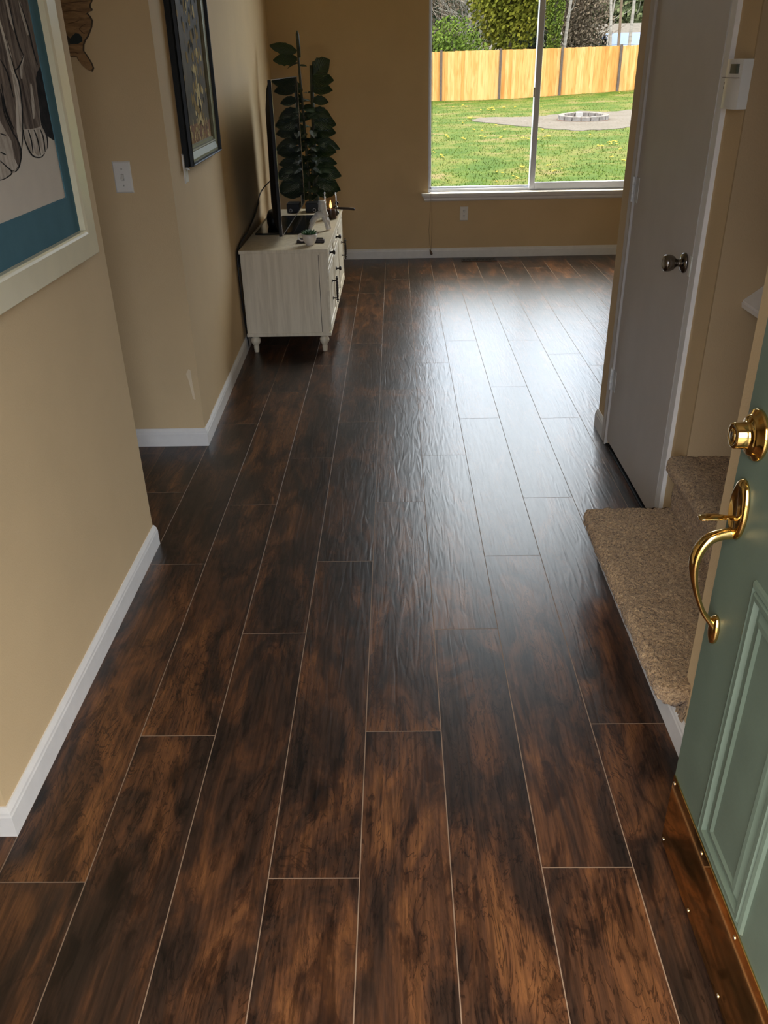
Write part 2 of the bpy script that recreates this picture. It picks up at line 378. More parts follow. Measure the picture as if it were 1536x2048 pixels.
S(Box('trim_3', (CX - .013, CX, 2.57, 3.448, DZ + .005, DZ + .065), M_TRIM), 'casing across the top of the closet door', 'door casing')
t = thing('door_2', 'flat grey closet door with dark round knob', 'door', (CX, DY0, 0), kind='structure')
Box('door_slab', (-.006, .03, .002, DY1 - DY0 - .002, .026, DZ), M_GDOOR, t, bev=.0015)
Box('threshold', (-.008, .03, 0, DY1 - DY0, 0.0005, .006), mat('black_threshold', (.006, .006, .006), .6), t); Box('door_gap', (.012, .03, 0, DY1 - DY0, 0.006, .025), M_DARK, t)
def lathe_obj(name, prof, M, material, parent, n=28, smooth=True):
    bm = bmesh.new(); lathe(bm, prof, n, M); o = finish(bm, name, material, parent, smooth)
    return o
AX = Matrix.Rotation(-PI / 2, 4, 'Y')   # +z -> -x
def T(x, y, z): return Matrix.Translation((x, y, z))
ky = 2.700 - DY0
k = lathe_obj('knob', [(0, 0), (.031, 0), (.032, .004), (.029, .010), (.020, .013), (.0125, .016), (.0115, .024), (.014, .030), (.021, .036), (.0255, .046), (.0265, .058), (.0245, .066), (.018, .0685), (.012, .0675), (0, .067)], T(-.006, ky, .925) @ AX, M_NICKEL, t)
k['label'] = 'dark metal door knob'
Box('latch_guard', (-.0085, -.004, ky - .062, ky - .045, .895, .955), mat('pale_latch', (0.72, 0.70, 0.60), 0.5), t)
for z0 in (.255, 1.015, 1.80):
    bm = bmesh.new(); yh = DY1 - DY0
    box(bm, -.0075, -.005, yh - .040, yh + .001, z0, z0 + .089); box(bm, -.0155, -.012, yh + .006, yh + .030, z0, z0 + .089)
    lathe(bm, [(.0, 0), (.006, 0), (.006, .028), (.005, .029), (.005, .031), (.006, .032), (.006, .060), (.005, .061), (.006, .063), (.006, .089), (0, .089)], 12, T(-.016, yh + .003, z0))
    h = finish(bm, 'hinge', M_HINGE, t)
    Box('hinge_gap', (-.0166, -.0156, yh + .007, yh + .019, z0 + .004, z0 + .085), M_DARK, h)

# ------------------------------------------------------------------ back window (window_1)
t = thing('window_1', 'large white slider window looking onto the back yard', 'window', (0, YB, 0), kind='structure')
MF = mat('white_vinyl', (0.66, 0.68, 0.74), 0.35, var=0.02)
bm = bmesh.new()
box(bm, WX0 + .001, WX0 + .016, .004, .10, WZ0, WZ1); box(bm, WX1 - .016, WX1 - .001, .004, .10, WZ0, WZ1); box(bm, WX0, WX1, .06, .13, WZ0, WZ0 + .022); box(bm, WX0, WX1, .004, .13, WZ1 - .03, WZ1 - .001)
finish(bm, 'window_frame', MF, t)
bm = bmesh.new()   # movable sash, right half
x0, x1 = 1.128, WX1 - .016
box(bm, x0, x0 + .045, .045, .085, WZ0 + .012, WZ1 - .03, .003); box(bm, x1 - .04, x1, .045, .085, WZ0 + .012, WZ1 - .03, .003)
box(bm, x0 + .045, x1 - .04, .045, .085, WZ0 + .012, WZ0 + .062, .003); box(bm, x0 + .045, x1 - .04, .045, .085, WZ1 - .07, WZ1 - .03, .003)
sash = finish(bm, 'sash', MF, t)
Box('pane', (x0 + .03, x1 - .03, .062, .066, WZ0 + .04, WZ1 - .05), M_GLASS, sash)
Box('latch', (x0 - .012, x0 + .006, .034, .047, 1.24, 1.31), M_HINGE, sash, bev=.003)
bm = bmesh.new(); box(bm, x0 + .002, x0 + .03, .090, .12, WZ0 + .02, WZ1 - .03); box(bm, WX0 + .016, WX0 + .028, .09, .12, WZ0 + .02, WZ1 - .03); box(bm, WX0 + .016, x0 + .02, .09, .12, WZ0 + .02, WZ0 + .036)
fs = finish(bm, 'fixed_frame', MF, t)
Box('pane', (WX0 + .02, x0 + .02, .103, .107, WZ0 + .03, WZ1 - .03), M_GLASS, fs)
bm = bmesh.new(); box(bm, .218, 2.08, -.048, .06, WZ0 - .020, WZ0 + .001, .004)
finish(bm, 'window_sill', M_TRIM, t)
bm = bmesh.new(); A = []
for ins, y, z in ((0, -.030, WZ0 - .02), (0.004, -.030, WZ0 - .03), (.010, -.020, WZ0 - .04), (.014, -.022, WZ0 - .055), (.020, -.010, WZ0 - .066), (.020, 0, WZ0 - .066)):
    A.append([bm.verts.new((.228 + ins, y, z)), bm.verts.new((2.07 - ins, y, z)), bm.verts.new((2.07 - ins, 0, z)), bm.verts.new((.228 + ins, 0, z))])
for a, b_ in zip(A, A[1:]):
    for i in range(4): bm.faces.new((a[i], a[(i + 1) % 4], b_[(i + 1) % 4], b_[i]))
finish(bm, 'sill_apron', M_TRIM, t)
# blind cord
bm = bmesh.new()
sweep(bm, [(.291, 7.37, 3.4), (.293, 7.37, 1.2), (.292, 7.365, .56), (.290, 7.375, .40), (.280, 7.385, .24), (.287, 7.39, .13), (.300, 7.39, .075)], .0016, 6)
sweep(bm, [(.300, 7.37, 3.4), (.303, 7.37, 1.2), (.301, 7.365, .56), (.306, 7.375, .30), (.301, 7.39, .10), (.302, 7.39, .075)], .0014, 6)
t = thing('blind_cord', 'thin looped blind cord hanging at the left edge of the window', 'cord', (0, 0, 0))
finish(bm, 'cord', mat('cord_beige', (0.30, 0.22, 0.13), 0.8), t)
lathe_obj('tassel', [(0, 0), (.009, 0), (.011, .01), (.008, .03), (.004, .045), (0, .047)], T(.306, 7.385, .035) @ Matrix.Rotation(-.35, 4, 'Y'), mat('tassel_brown', (0.10, 0.06, 0.035), 0.5), t, 12)

# ------------------------------------------------------------------ stairs
def fbm(p, s): return mnoise.fractal(Vector(p) * s, 0.7, 2.0, 3)
def carpet_step(name, xn, xr, z, z0, y0, y1, xb, parent, res):
    """profile in xz: under nose, round nose, tread; swept along y with rounded ends at the near side"""
    r = .026; prof = []
    prof.append((xr, z0)); prof.append((xr, z - 2.3 * r)); 
    for i in range(1, 4): prof.append((xr - (xr - xn - r) * i / 4, z - 2.15 * r))
    for i in range(13):
        a = -PI / 2 - PI * i / 12
        prof.append((xn + r + r * math.cos(a), z - r + r * math.sin(a)))
    prof.append((xb, z))
    # resample
    out = [prof[0]]
    for a, b in zip(prof, prof[1:]):
        d = math.dist(a, b); n = max(1, int(round(d / res)))
        for i in range(1, n + 1): out.append((a[0] + (b[0] - a[0]) * i / n, a[1] + (b[1] - a[1]) * i / n))
    bm = bmesh.new(); ny = int((y1 - y0) / res); rows = []
    rc = .035
    for j in range(ny + 1):
        y = y0 + (y1 - y0) * j / ny; row = []
        for k_, (x, zz) in enumerate(out):
            xx = x
            # round the plan corners of the nose
            for ye in (y0, y1):
                dy = abs(y - ye)
                if dy < rc and x < xn + rc:
                    lim = xn + rc - math.sqrt(max(0, rc * rc - (rc - dy) ** 2)); xx = max(xx, lim)
            p = Vector((xx, y, zz))
            i0, i1 = max(k_ - 1, 0), min(k_ + 1, len(out) - 1)
            tx, tz = out[i1][0] - out[i0][0], out[i1][1] - out[i0][1]; L_ = math.hypot(tx, tz) or 1
            nrm = Vector((-tz / L_, 0, tx / L_))
            if nrm.z < 0 and x > xn + r and zz > z - .001: nrm = -nrm
            if k_ > len(out) - 6 or zz < z: pass
            d = .0040 * mnoise.noise(p * 120) + .0035 * mnoise.noise(p * 230) + .003 * mnoise.noise(p * 22)
            row.append(bm.verts.new(p + nrm * d))
        rows.append(row)
    for A, B in zip(rows, rows[1:]):
        for k_ in range(len(A) - 1): bm.faces.new((A[k_], A[k_ + 1], B[k_ + 1], B[k_]))
    for rw in (rows[0], rows[-1]):
        c = bm.verts.new((xr + .02, rw[0].co.y, z - .03))
        for k_ in range(len(rw) - 1):
            try: bm.faces.new((rw[k_], rw[k_ + 1], c))
            except Exception: pass
    return finish(bm, name, M_CARPET, parent, True)
t = thing('staircase', 'tan carpeted stairs climbing to the right behind the green door', 'stairs', (0, 0, 0), kind='structure')
RUN = .245
for i in range(6):
    xn = .606 + RUN * i; z = .190 + .185 * i
    if i == 0: carpet_step('step', xn, .678, z, .078, 1.530, 2.424, xn + RUN + .09, t, .0042)
    else: carpet_step('step', xn, xn + .045, z, z - .19, 1.567, 2.428, xn + RUN + .09, t, .006 if i == 1 else .03)
# ledge
bm = bmesh.new()
c0 = on_y(1483, 606, 2.20)
c0 = on_y(1483, 602, 2.425)
prism(bm, [V for V in (Vector((c0.x, 2.27, c0.z)), Vector((c0.x + .9, 2.27, c0.z + .70)), Vector((c0.x + .9, 2.27, c0.z + .675)), Vector((c0.x + .004, 2.27, c0.z - .022)))], Vector((0, .158, 0)))
bmesh.ops.bevel(bm, geom=bm.edges[:], offset=.004, segments=2, affect='EDGES')
S(finish(bm, 'trim_4', M_TRIM), 'white painted sloping cap corner on the stair wall beside the green door', 'cap')

# ------------------------------------------------------------------ front door (door_1)
DX = 0.560
t = thing('door_1', 'open sage green front door with brass handle set and brass kick plate', 'door', (DX, 0.34, 0), kind='structure')
DW = .908
bm = bmesh.new(); box(bm, 0, .044, 0, DW, .013, 2.04, .0015); finish(bm, 'door_slab', M_GREEN, t)
for (a0, a1) in ((DW - .368, DW - .148), (.148, .368)):
    for (b0, b1) in ((.215, .775), (.95, 1.62), (1.70, 1.94)):
        bm = bmesh.new()
        rect_loft(bm, a0, a1, b0, b1, [(0, 0), (.002, .0055), (.008, .0075), (.013, .004), (.016, .0085), (.024, .0085), (.029, .001), (.036, .0008), (.046, .0065), (.054, .0075), (.060, .0035), (.060, .0035)], 'x', -1, 0.0, cap=True)
        finish(bm, 'door_panel', M_GREEN, t)
kp = Box('kick_plate', (-.0032, 0, .02, DW - .003, .014, .205), mat('brushed_brass_plate', (0.90, 0.60, 0.24), 0.06, metal=1.0, var=0.10, scale=9, spec=.5), t, bev=.0009, seg=1)
kp['label'] = 'polished brass kick plate mirroring the floor'
for z in (.026, .190):
    for q in range(6):
        lathe_obj('screw', [(0, 0), (.0042, 0), (.0036, .0016), (.0015, .0024), (0, .0025)], T(-.0032, DW - .014 - q * .170, z) @ AX, mat('bright_screw', (0.9, 0.82, 0.66), 0.15, metal=1.0), kp, 10)
yd = 1.197 - .34
db = lathe_obj('deadbolt', [(0, 0), (.0335, 0), (.0345, .003), (.033, .007), (.0275, .010), (.0262, .014), (.0235, .0165), (.0185, .018), (.0175, .022), (.0170, .036), (.0160, .038), (.0120, .0385), (.0118, .037), (0, .037)], T(0, yd, .980) @ AX @ Matrix.Diagonal((1.22, 1.22, 1.05, 1)), M_BRASS, t, 40)
lathe_obj('key_cylinder', [(0, .036), (.0085, .036), (.0085, .0385), (.0075, .0390), (0, .0390)], T(0, yd, .980) @ AX @ Matrix.Diagonal((1.22, 1.22, 1.05, 1)), M_BRASS, db, 20)
Box('key_slot', (-.0416, -.040, yd - .001, yd + .001, .975, .986), M_DARK, db)
# handle set
ye = 1.203 - .34
bm = bmesh.new(); lathe(bm, [(0, 0), (.030, 0), (.031, .003), (.0285, .008), (.0215, .011), (.020, .009), (0, .009)], 40, T(0, ye, .845) @ AX @ Matrix.Diagonal((1.80, 1, 1, 1)))
hs = finish(bm, 'escutcheon', M_BRASS, t, True)
bm = bmesh.new()
pts = [(-.006, ye, .800), (-.022, ye, .798), (-.042, ye, .790), (-.056, ye, .768), (-.060, ye, .740), (-.054, ye, .705), (-.042, ye, .670), (-.028, ye, .640), (-.014, ye, .622), (-.004, ye, .610)]
rad = [(.010, .011), (.0095, .010), (.0115, .0095), (.0135, .0095), (.0140, .0080), (.0110, .0058), (.0085, .0048), (.0075, .0046), (.0085, .006), (.009, .008)]
cp = catmull(pts, 6); rr = []
for i in range(len(cp)):
    f = i / 6; a = int(min(f, len(rad) - 2)); u = f - a
    rr.append((rad[a][0] * (1 - u) + rad[a + 1][0] * u, rad[a][1] * (1 - u) + rad[a + 1][1] * u))
sweep(bm, cp, rr, 16, flat=Vector((0, 1, 0)))
finish(bm, 'grip', M_BRASS, hs, True)
bm = bmesh.new(); lathe(bm, [(0, 0), (.0165, 0), (.0172, .003), (.0155, .008), (.008, .011), (0, .0115)], 32, T(0, ye, .603) @ AX @ Matrix.Diagonal((1.75, 1, 1, 1)))
finish(bm, 'grip_foot', M_BRASS, hs, True)
bm = bmesh.new()
sweep(bm, catmull([(-.006, ye, .829), (-.022, ye, .830), (-.030, ye, .831), (-.048, ye, .832), (-.060, ye, .831), (-.066, ye, .830)], 4), [(.005, .004)] * 6 + [(.008, .004)] * 3 + [(.011, .0032)] * 8 + [(.010, .003)] * 2 + [(.007, .002)] * 2, 12, flat=Vector((0, 1, 0)))
finish(bm, 'thumb_latch', M_BRASS, hs, True)

# ------------------------------------------------------------------ light switches, outlet, vent, thermostat
def wall_plate(name, label, kind, loc, rotz):
    t = thing(name, label, 'outlet' if kind == 'outlet' else 'light switch', loc, rotz)
    bm = bmesh.new(); rect_loft(bm, -.035, .035, -.057, .057, [(0, 0), (.001, .003), (.005, .0055), (.005, .0055)], 'y', -1, 0, cap=True)
    finish(bm, 'plate', M_PLASTIC, t)
    if kind == 'switch':
        bm = bmesh.new(); box(bm, -.0055, .0055, -.0058, -.0052, -.012, .012); finish(bm, 'slot', mat('slot_grey', (0.35, 0.32, 0.27), 0.6), t)
        bm = bmesh.new(); prism(bm, [Vector((-.0045, -.005, -.002)), Vector((-.0045, -.020, -.009)), Vector((-.0045, -.021, -.004)), Vector((-.0045, -.005, .010))], Vector((.009, 0, 0))); finish(bm, 'toggle', M_PLASTIC, t)
        for z in (-.030, .030): lathe_obj('screw', [(0, .0054), (.0032, .0054), (.003, .0068), (0, .0070)], T(0, 0, z) @ Matrix.Rotation(PI / 2, 4, 'X'), mat('plate_screw', (0.45, 0.42, 0.36), 0.4), t, 10)
    else:
        for z in (-.020, .020):
            bm = bmesh.new(); lathe(bm, [(0, .0054), (.0165, .0054), (.0160, .0072), (0, .0072)], 24, T(0, 0, z) @ Matrix.Rotation(PI / 2, 4, 'X')); s = finish(bm, 'socket', M_PLASTIC, t)
            bm = bmesh.new(); box(bm, -.008, -.006, -.0080, -.0070, z - .002, z + .008); box(bm, .006, .008, -.0080, -.0070, z - .001, z + .007); box(bm, -.002, .002, -.0080, -.0070, z - .012, z - .008); finish(bm, 'slots', M_DARK, s)
    return t
wall_plate('light_switch', 'ivory toggle light switch on the hall end wall', 'switch', (-1.056, 3.43, 1.133), 0)
wall_plate('light_switch', 'light switch seen edge-on below the dark framed painting', 'switch', (TWX(3.70) + .0, 3.70, 1.134), PI / 2 + TWA)
wall_plate('outlet', 'ivory power outlet low under the window', 'outlet', (.5805, YB, .3625), 0)
t = thing('thermostat', 'ivory wall thermostat with small grey display beside the closet door', 'thermostat', (CX, 2.483, 1.375))
bm = bmesh.new(); N = 12; A = []
hw = .058
for i in range(N + 1):
    a = -1 + 2 * i / N; A.append((-.026 - .010 * (1 - a * a), a * hw))
pts = [Vector((0, -hw, 0))] + [Vector((x, y, 0)) for x, y in A] + [Vector((0, hw, 0))]
prism(bm, pts, Vector((0, 0, .118))); bmesh.ops.bevel(bm, geom=[e for e in bm.edges if abs(e.verts[0].co.z - e.verts[1].co.z) < 1e-5], offset=.0015, segments=1, affect='EDGES')
finish(bm, 'body', M_PLASTIC, t)
Box('door_seam', (-.0364, -.0200, -hw + .006, hw - .006, .0735, .0750), mat('seam_brown', (0.25, 0.20, 0.13), 0.6), t)
Box('display', (-.0368, -.0300, -.045, .0, .084, .106), mat('grey_lcd', (0.10, 0.11, 0.08), 0.25), t)
for z in (.060, .050): Box('button', (-.0300, -.025, .046, .051, z - .003, z + .003), mat('seam_brown', (0, 0, 0)), t)
t = thing('floor_vent', 'brown metal floor register set in the floor below the window', 'vent', (.705, 7.30, 0))
Box('grille_frame', (-.15, .15, -.055, .055, 0, .005), mat('bronze_metal', (0.045, 0.032, 0.024), 0.4, metal=.6), t, bev=.002)
bm = bmesh.new()
for i in range(22):
    for yy in (-.036, .002): box(bm, -.135 + i * .0124, -.1285 + i * .0124, yy, yy + .032, .0042, .0056)
finish(bm, 'slots', M_DARK, t)

# ------------------------------------------------------------------ large framed drawing on the near wall
XF = -.843
t = thing('framed_drawing', 'large charcoal drawing with teal mat in a white frame', 'picture', (-.873, 0, 0))
o_ = .873
Y0, Y1, Z0, Z1 = 1.50, 2.414, 1.044, 1.98
bm = bmesh.new(); rect_loft(bm, Y0, Y1, Z0, Z1, [(0, .001), (0, .026), (.003, .030), (.062, .030), (.068, .028), (.073, .027), (.073, .012)], 'x', 1, 0)
finish(bm, 'frame', mat('cream_frame', (0.74, 0.655, 0.44), 0.28, var=.03), t)
bm = bmesh.new(); rect_loft(bm, Y0 + .127, Y1 - .127, Z0 + .164, Z1 - .164, [(-.10, .012), (0, .012), (.0015, .0100)], 'x', 1, 0)
finish(bm, 'mat_board', mat('teal_mat', (0.075, 0.16, 0.185), 0.8, var=.05), t)
Box('paper', (.002, .0095, Y0 + .125, Y1 - .125, Z0 + .162, Z1 - .162), mat('drawing_paper', (0.60, 0.52, 0.41), 0.8, var=.03), t)
XP = -.873 + .0095
def charcoal(name, a, b, scale, vs):
    m, nt, bs = new_mat(name); v = objvec(nt, vs); n = noise_tex(nt, v, scale, 6, 0.65, 0.5)
    nt.links.new(ramp(nt, n, [(0.33, a), (0.50, tuple((x + y) / 2 for x, y in zip(a, b))), (0.66, b)]), bs.inputs['Base Color']); bs.inputs['Roughness'].default_value = 0.9; return m
M_CH1 = charcoal('charcoal_fur', (0.045, 0.030, 0.022), (0.26, 0.20, 0.15), 1.0, (1, 62, 8))
M_CH2 = charcoal('charcoal_dark', (0.010, 0.009, 0.008), (0.030, 0.025, 0.022), 30, (1, 1, 1))
M_CH3 = charcoal('charcoal_light', (0.30, 0.24, 0.18), (0.60, 0.52, 0.42), 1.0, (1, 50, 14))
def drawn(name, pts, m, lift, ox=0, oy=0, s=.1855):
    bm = bmesh.new(); vs = []
    for x, y in pts:
        p = on_x(ox + x * s, oy + y * s, XP); vs.append(Vector((p.x + .873 + lift, p.y, p.z)))
    prism(bm, vs, Vector((.0002, 0, 0))); return finish(bm, name, m, t)
def stroke(pts, wd, lift, s=.1855):
    P = catmull([Vector((x, y, 0)) for x, y in pts], 5); L_, R_ = [], []
    for i, p in enumerate(P):
        tt = (P[min(i + 1, len(P) - 1)] - P[max(i - 1, 0)]).normalized(); n = Vector((-tt.y, tt.x, 0)); ww = wd * (.35 + .65 * math.sin(PI * (i + .5) / len(P)))
        L_.append(p + n * ww); R_.append(p - n * ww)
    return [(q.x, q.y) for q in L_ + R_[::-1]]
drawn('drawn_arm', [(-430, -160), (330, -160), (345, 0), (400, 440), (440, 700), (395, 790), (385, 850), (410, 1050), (432, 1300), (440, 1370), (330, 1392), (262, 1395), (245, 1300), (232, 1120), (205, 900), (160, 780), (120, 620), (52, 385), (-20, 150)], M_CH1, .0002)
drawn('drawn_background', [(440, 700), (500, 1000), (592, 1500), (578, 1515), (500, 1462), (440, 1330), (425, 1180), (400, 980), (384, 850), (395, 785)], M_CH2, .0003)
drawn('drawn_arm', [(-430, 60), (-10, 260), (60, 520), (130, 820), (165, 1050), (178, 1420), (215, 1600), (228, 1640), (205, 1780), (170, 1840), (130, 1850), (60, 1760), (-430, 1500)], M_CH1, .0003)
drawn('drawn_sleeve', [(-430, 1180), (-10, 1290), (60, 1420), (120, 1520), (150, 1700), (190, 1790), (160, 1842), (110, 1830), (40, 1760), (-20, 1720), (-430, 1640)], M_CH3, .0005)
drawn('drawn_foot', [(-430, 1700), (-20, 1730), (50, 1780), (125, 1855), (90, 1890), (0, 1945), (-430, 1970)], M_CH3, .0005)
for f in ([(262, 1395), (300, 1400), (335, 1520), (352, 1640), (335, 1665), (305, 1600), (265, 1470)], [(320, 1392), (362, 1398), (400, 1500), (432, 1650), (410, 1682), (375, 1650), (340, 1500)], [(382, 1380), (425, 1385), (460, 1480), (482, 1620), (460, 1655), (425, 1560), (398, 1440)], [(425, 1360), (448, 1372), (490, 1480), (512, 1600), (492, 1620), (465, 1500)]):
    drawn('drawn_finger', f, M_CH3, .0006)
strokes = [[(250, 1400), (262, 1500), (320, 1640), (370, 1690), (440, 1695), (480, 1650)], [(300, 1400), (335, 1520), (352, 1650)], [(362, 1398), (400, 1500), (434, 1670)], [(425, 1385), (462, 1480), (484, 1640)], [(440, 1340), (500, 1460), (510, 1600)],
           [(50, 385), (120, 640), (160, 780), (205, 900), (232, 1120), (240, 1300), (240, 1500), (228, 1620)], [(0, 960), (40, 1200), (120, 1400), (190, 1520), (225, 1650), (205, 1790), (165, 1850), (125, 1855)], [(-20, 1720), (60, 1790), (125, 1860), (60, 1920), (-10, 1945)],
           [(90, 0), (140, 260), (200, 480), (250, 600)], [(200, 0), (300, 300), (350, 520), (400, 700)], [(10, 900), (60, 1180), (150, 1400)], [(0, 640), (80, 800), (140, 1050)], [(150, 760), (200, 720), (250, 600)], [(10, 1000), (50, 1180), (140, 1420)], [(0, 1640), (60, 1670)], [(0, 1440), (60, 1460)]]
for s_ in strokes: drawn('pencil_stroke', stroke(s_, 7, 0), M_CH2, .0008)
for s_ in ([(60, 420), (105, 600), (135, 760)], [(60, 0), (110, 200), (150, 330)], [(200, 0), (240, 160), (300, 380)], [(140, 800), (190, 1000), (215, 1200), (215, 1420)], [(330, 900), (350, 1100), (360, 1280)], [(250, 600), (225, 720), (230, 850)]):
    drawn('chalk_highlight', stroke(s_, 15, 0), M_CH3, .0007)

merge_into(t, 'paper', ('drawn_arm', 'drawn_background', 'drawn_sleeve', 'drawn_foot', 'drawn_finger', 'pencil_stroke', 'chalk_highlight'))

# ------------------------------------------------------------------ carved wood ornament on the hall end wall
t = thing('wood_ornament', 'carved wooden bird shaped wall ornament partly behind the white frame', 'ornament', (0, 3.43, 0))
M_OAK = wood('ornament_wood', (0.34, 0.19, 0.075, 1), (0.17, 0.09, 0.035, 1), 0.5, (14, 14, 60), .1)
def orn(name, pts, y0, th, m, s=130 / 1536):
    bm = bmesh.new(); vs = []
    for x, y in pts:
        p = on_y(100 + x * s, y * s, 3.43); vs.append(Vector((p.x, -y0, p.z)))
    prism(bm, vs, Vector((0, -th, 0))); return finish(bm, name, m, t)
body = [(-250, -700), (300, -900), (760, -760), (960, -420), (1000, -120), (990, 40), (950, 120), (960, 190), (995, 230), (985, 270), (930, 285), (880, 320), (950, 400), (1005, 500), (985, 650), (900, 860), (840, 940), (800, 1050), (795, 1190), (880, 1310), (985, 1480), (1030, 1600), (1000, 1680), (900, 1640), (780, 1530), (700, 1400), (680, 1340), (560, 1330), (430, 1340), (300, 1340), (100, 1200), (-100, 900), (-300, 300)]
cx = sum(p[0] for p in body) / len(body); cy = sum(p[1] for p in body) / len(body)
orn('rim', [(x + (18 if x > cx else -18), y + (12 if y > cy else -12)) for x, y in body], .001, .010, mat('burnt_edge', (0.045, 0.028, 0.015), 0.6))
orn('body', body, .011, .004, M_OAK)
orn('saddle', [(560, 860), (640, 790), (720, 800), (790, 880), (800, 980), (700, 1040), (520, 1045), (500, 960)], .0152, .004, mat('dark_teal_stain', (0.012, 0.020, 0.017), 0.5))
orn('band', [(380, 780), (540, 930), (500, 1060), (430, 1120), (330, 1000)], .0152, .002, mat('burnt_edge', (0, 0, 0)))
for pts in ([(330, 95), (520, 70), (700, 50), (930, 40)], [(420, 570), (560, 540), (720, 490)], [(720, 690), (790, 620), (900, 560)], [(720, 690), (800, 770), (860, 800)], [(480, 1250), (600, 1230), (710, 1270)], [(300, 300), (560, 260), (860, 300)]):
    orn('carved_line', stroke(pts, 11, 0), .0152, .001, mat('burnt_line', (0.11, 0.055, 0.02), 0.7))

merge_into(t, 'body', ('carved_line', 'band'))
# ------------------------------------------------------------------ dark framed painting on the television wall
YP0, YP1, ZP0, ZP1 = 3.682, 4.425, 1.138, 2.02
t = thing('framed_painting', 'tall floral still life painting in a deep black frame', 'picture', (TWX(YP0), YP0, 0), TWA)
MFB = mat('black_frame_lacquer', (0.006, 0.007, 0.006), 0.45, spec=.25); MFG = mat('antique_silver_liner', (0.17, 0.155, 0.09), 0.38, metal=.5)
bm = bmesh.new(); rect_loft(bm, 0, YP1 - YP0, ZP0, ZP1, [(0, .001), (0, .022), (.003, .026), (0, .030), (.003, .042), (.006, .0445), (.010, .043), (.012, .036), (.013, .020)], 'x', 1, 0); finish(bm, 'frame', MFB, t)
bm = bmesh.new(); rect_loft(bm, .0125, YP1 - YP0 - .0125, ZP0 + .0125, ZP1 - .0125, [(0, .030), (.010, .030), (.036, .022), (.040, .026), (.046, .025), (.049, .018), (.058, .018), (.062, .012)], 'x', 1, 0); finish(bm, 'liner', MFG, t)
def painting():
    m, nt, b = new_mat('oil_painting'); v = objvec(nt, (1, 7, 4.5)); n1 = noise_tex(nt, v, 1.0, 5, 0.6, 0.8)
    v2 = objvec(nt, (1, 34, 20)); n2 = noise_tex(nt, v2, 1.0, 4, 0.6, 0.6)
    c = ramp(nt, n1, [(0.35, (0.035, 0.022, 0.010)), (0.65, (0.12, 0.075, 0.028))])
    s = nd(nt, 'ShaderNodeSeparateXYZ'); nt.links.new(nd(nt, 'ShaderNodeTexCoord').outputs['Object'], s.inputs[0])
    mk = math_(nt, 'LESS_THAN', s.outputs[2], 1.285)
    c = mix(nt, c, ramp(nt, n2, [(0.35, (0.10, 0.035, 0.012)), (0.65, (0.30, 0.12, 0.035))]), mk)
    nt.links.new(c, b.inputs['Base Color']); b.inputs['Roughness'].default_value = 0.5; b.inputs['Specular IOR Level'].default_value = .1; return m
Box('canvas', (.004, .012, .06, YP1 - YP0 - .06, ZP0 + .06, ZP1 - .06), painting(), t)
r3 = random.Random(5); MBL = [mat('petal_cream', (0.70, 0.56, 0.28), 0.8, spec=.05), mat('petal_ochre', (0.36, 0.25, 0.10), 0.8, spec=.05), mat('petal_dark', (0.05, 0.045, 0.03), 0.8, spec=.05)]
bmb = [bmesh.new() for _ in MBL]
for i in range(150):
    u = r3.random(); zc = 1.27 + u * .66; spread = .06 + .14 * min(1, u * 2.2); yc = (YP1 - YP0) / 2 + .07 + r3.gauss(0, 1) * spread * .6
    if not (.09 < yc < YP1 - YP0 - .09): continue
    k_ = r3.choice([0, 1, 1, 2]); a_, b_ = r3.uniform(.006, .022), r3.uniform(.008, .03); an = r3.uniform(-.6, .6)
    vs = []
    for q in range(9):
        th = 2 * PI * q / 9; x_, y_ = a_ * math.cos(th) * r3.uniform(.8, 1.15), b_ * math.sin(th) * r3.uniform(.8, 1.15)
        vs.append(bmb[k_].verts.new((.0122 + .0001 * (i % 9), yc + x_ * math.cos(an) - y_ * math.sin(an), zc + x_ * math.sin(an) + y_ * math.cos(an))))
    bmb[k_].faces.new(vs)
for i in range(60):
    zc = r3.uniform(1.205, 1.30); yc = r3.uniform(.10, YP1 - YP0 - .1)
    vs = [bmb[0 if i % 3 else 1].verts.new((.0124 + .0001 * (i % 5), yc + dy, zc + dz)) for dy, dz in ((-.004, -.012), (.005, -.014), (.006, .012), (-.003, .013))]; bmb[0 if i % 3 else 1].faces.new(vs)
for b_, mm, nm in zip(bmb, MBL, ('petals', 'petals', 'petals')): finish(b_, nm, mm, t)
merge_into(t, 'canvas', ('petals',))

# ------------------------------------------------------------------ television console
t = thing('media_console', 'whitewashed wood media console with turned feet and black pulls', 'cabinet', (-.885, 4.765, 0))
CW, CLN = .498, 1.485   # depth in x, length in y
def cbox(name, d, m=M_CON, p=None, bev=.0015): return Box(name, d, m, p or t, bev=bev)
cbox('top', (0, CW + .004, -.006, CLN + .006, .576, .595))
bm = bmesh.new(); box(bm, .006, CW - .012, 0, CLN, .120, .576); finish(bm, 'body', M_CON, t)
cbox('bottom_rail', (.002, CW, -.004, CLN + .004, .102, .121))
bm = bmesh.new(); box(bm, CW - .050, CW - .010, -.0025, .0, .121, .572, .0008); box(bm, CW - .0535, CW - .050, -.0008, .0004, .121, .572); finish(bm, 'side_stile', M_CON, t)
Box('side_groove', (CW - .0535, CW - .0505, -.0012, -.0002, .124, .565), mat('groove_brown', (0.10, 0.075, 0.05), 0.7), t)
XB = CW - .012
def front_panel(name, a0, a1, b0, b1):
    bm = bmesh.new(); rect_loft(bm, a0, a1, b0, b1, [(0, 0), (0, .010), (.002, .012), (.022, .012), (.025, .006), (.030, .006), (.035, .009), (.040, .009)], 'x', 1, XB, cap=True)
    return finish(bm, name, M_CONX, t)
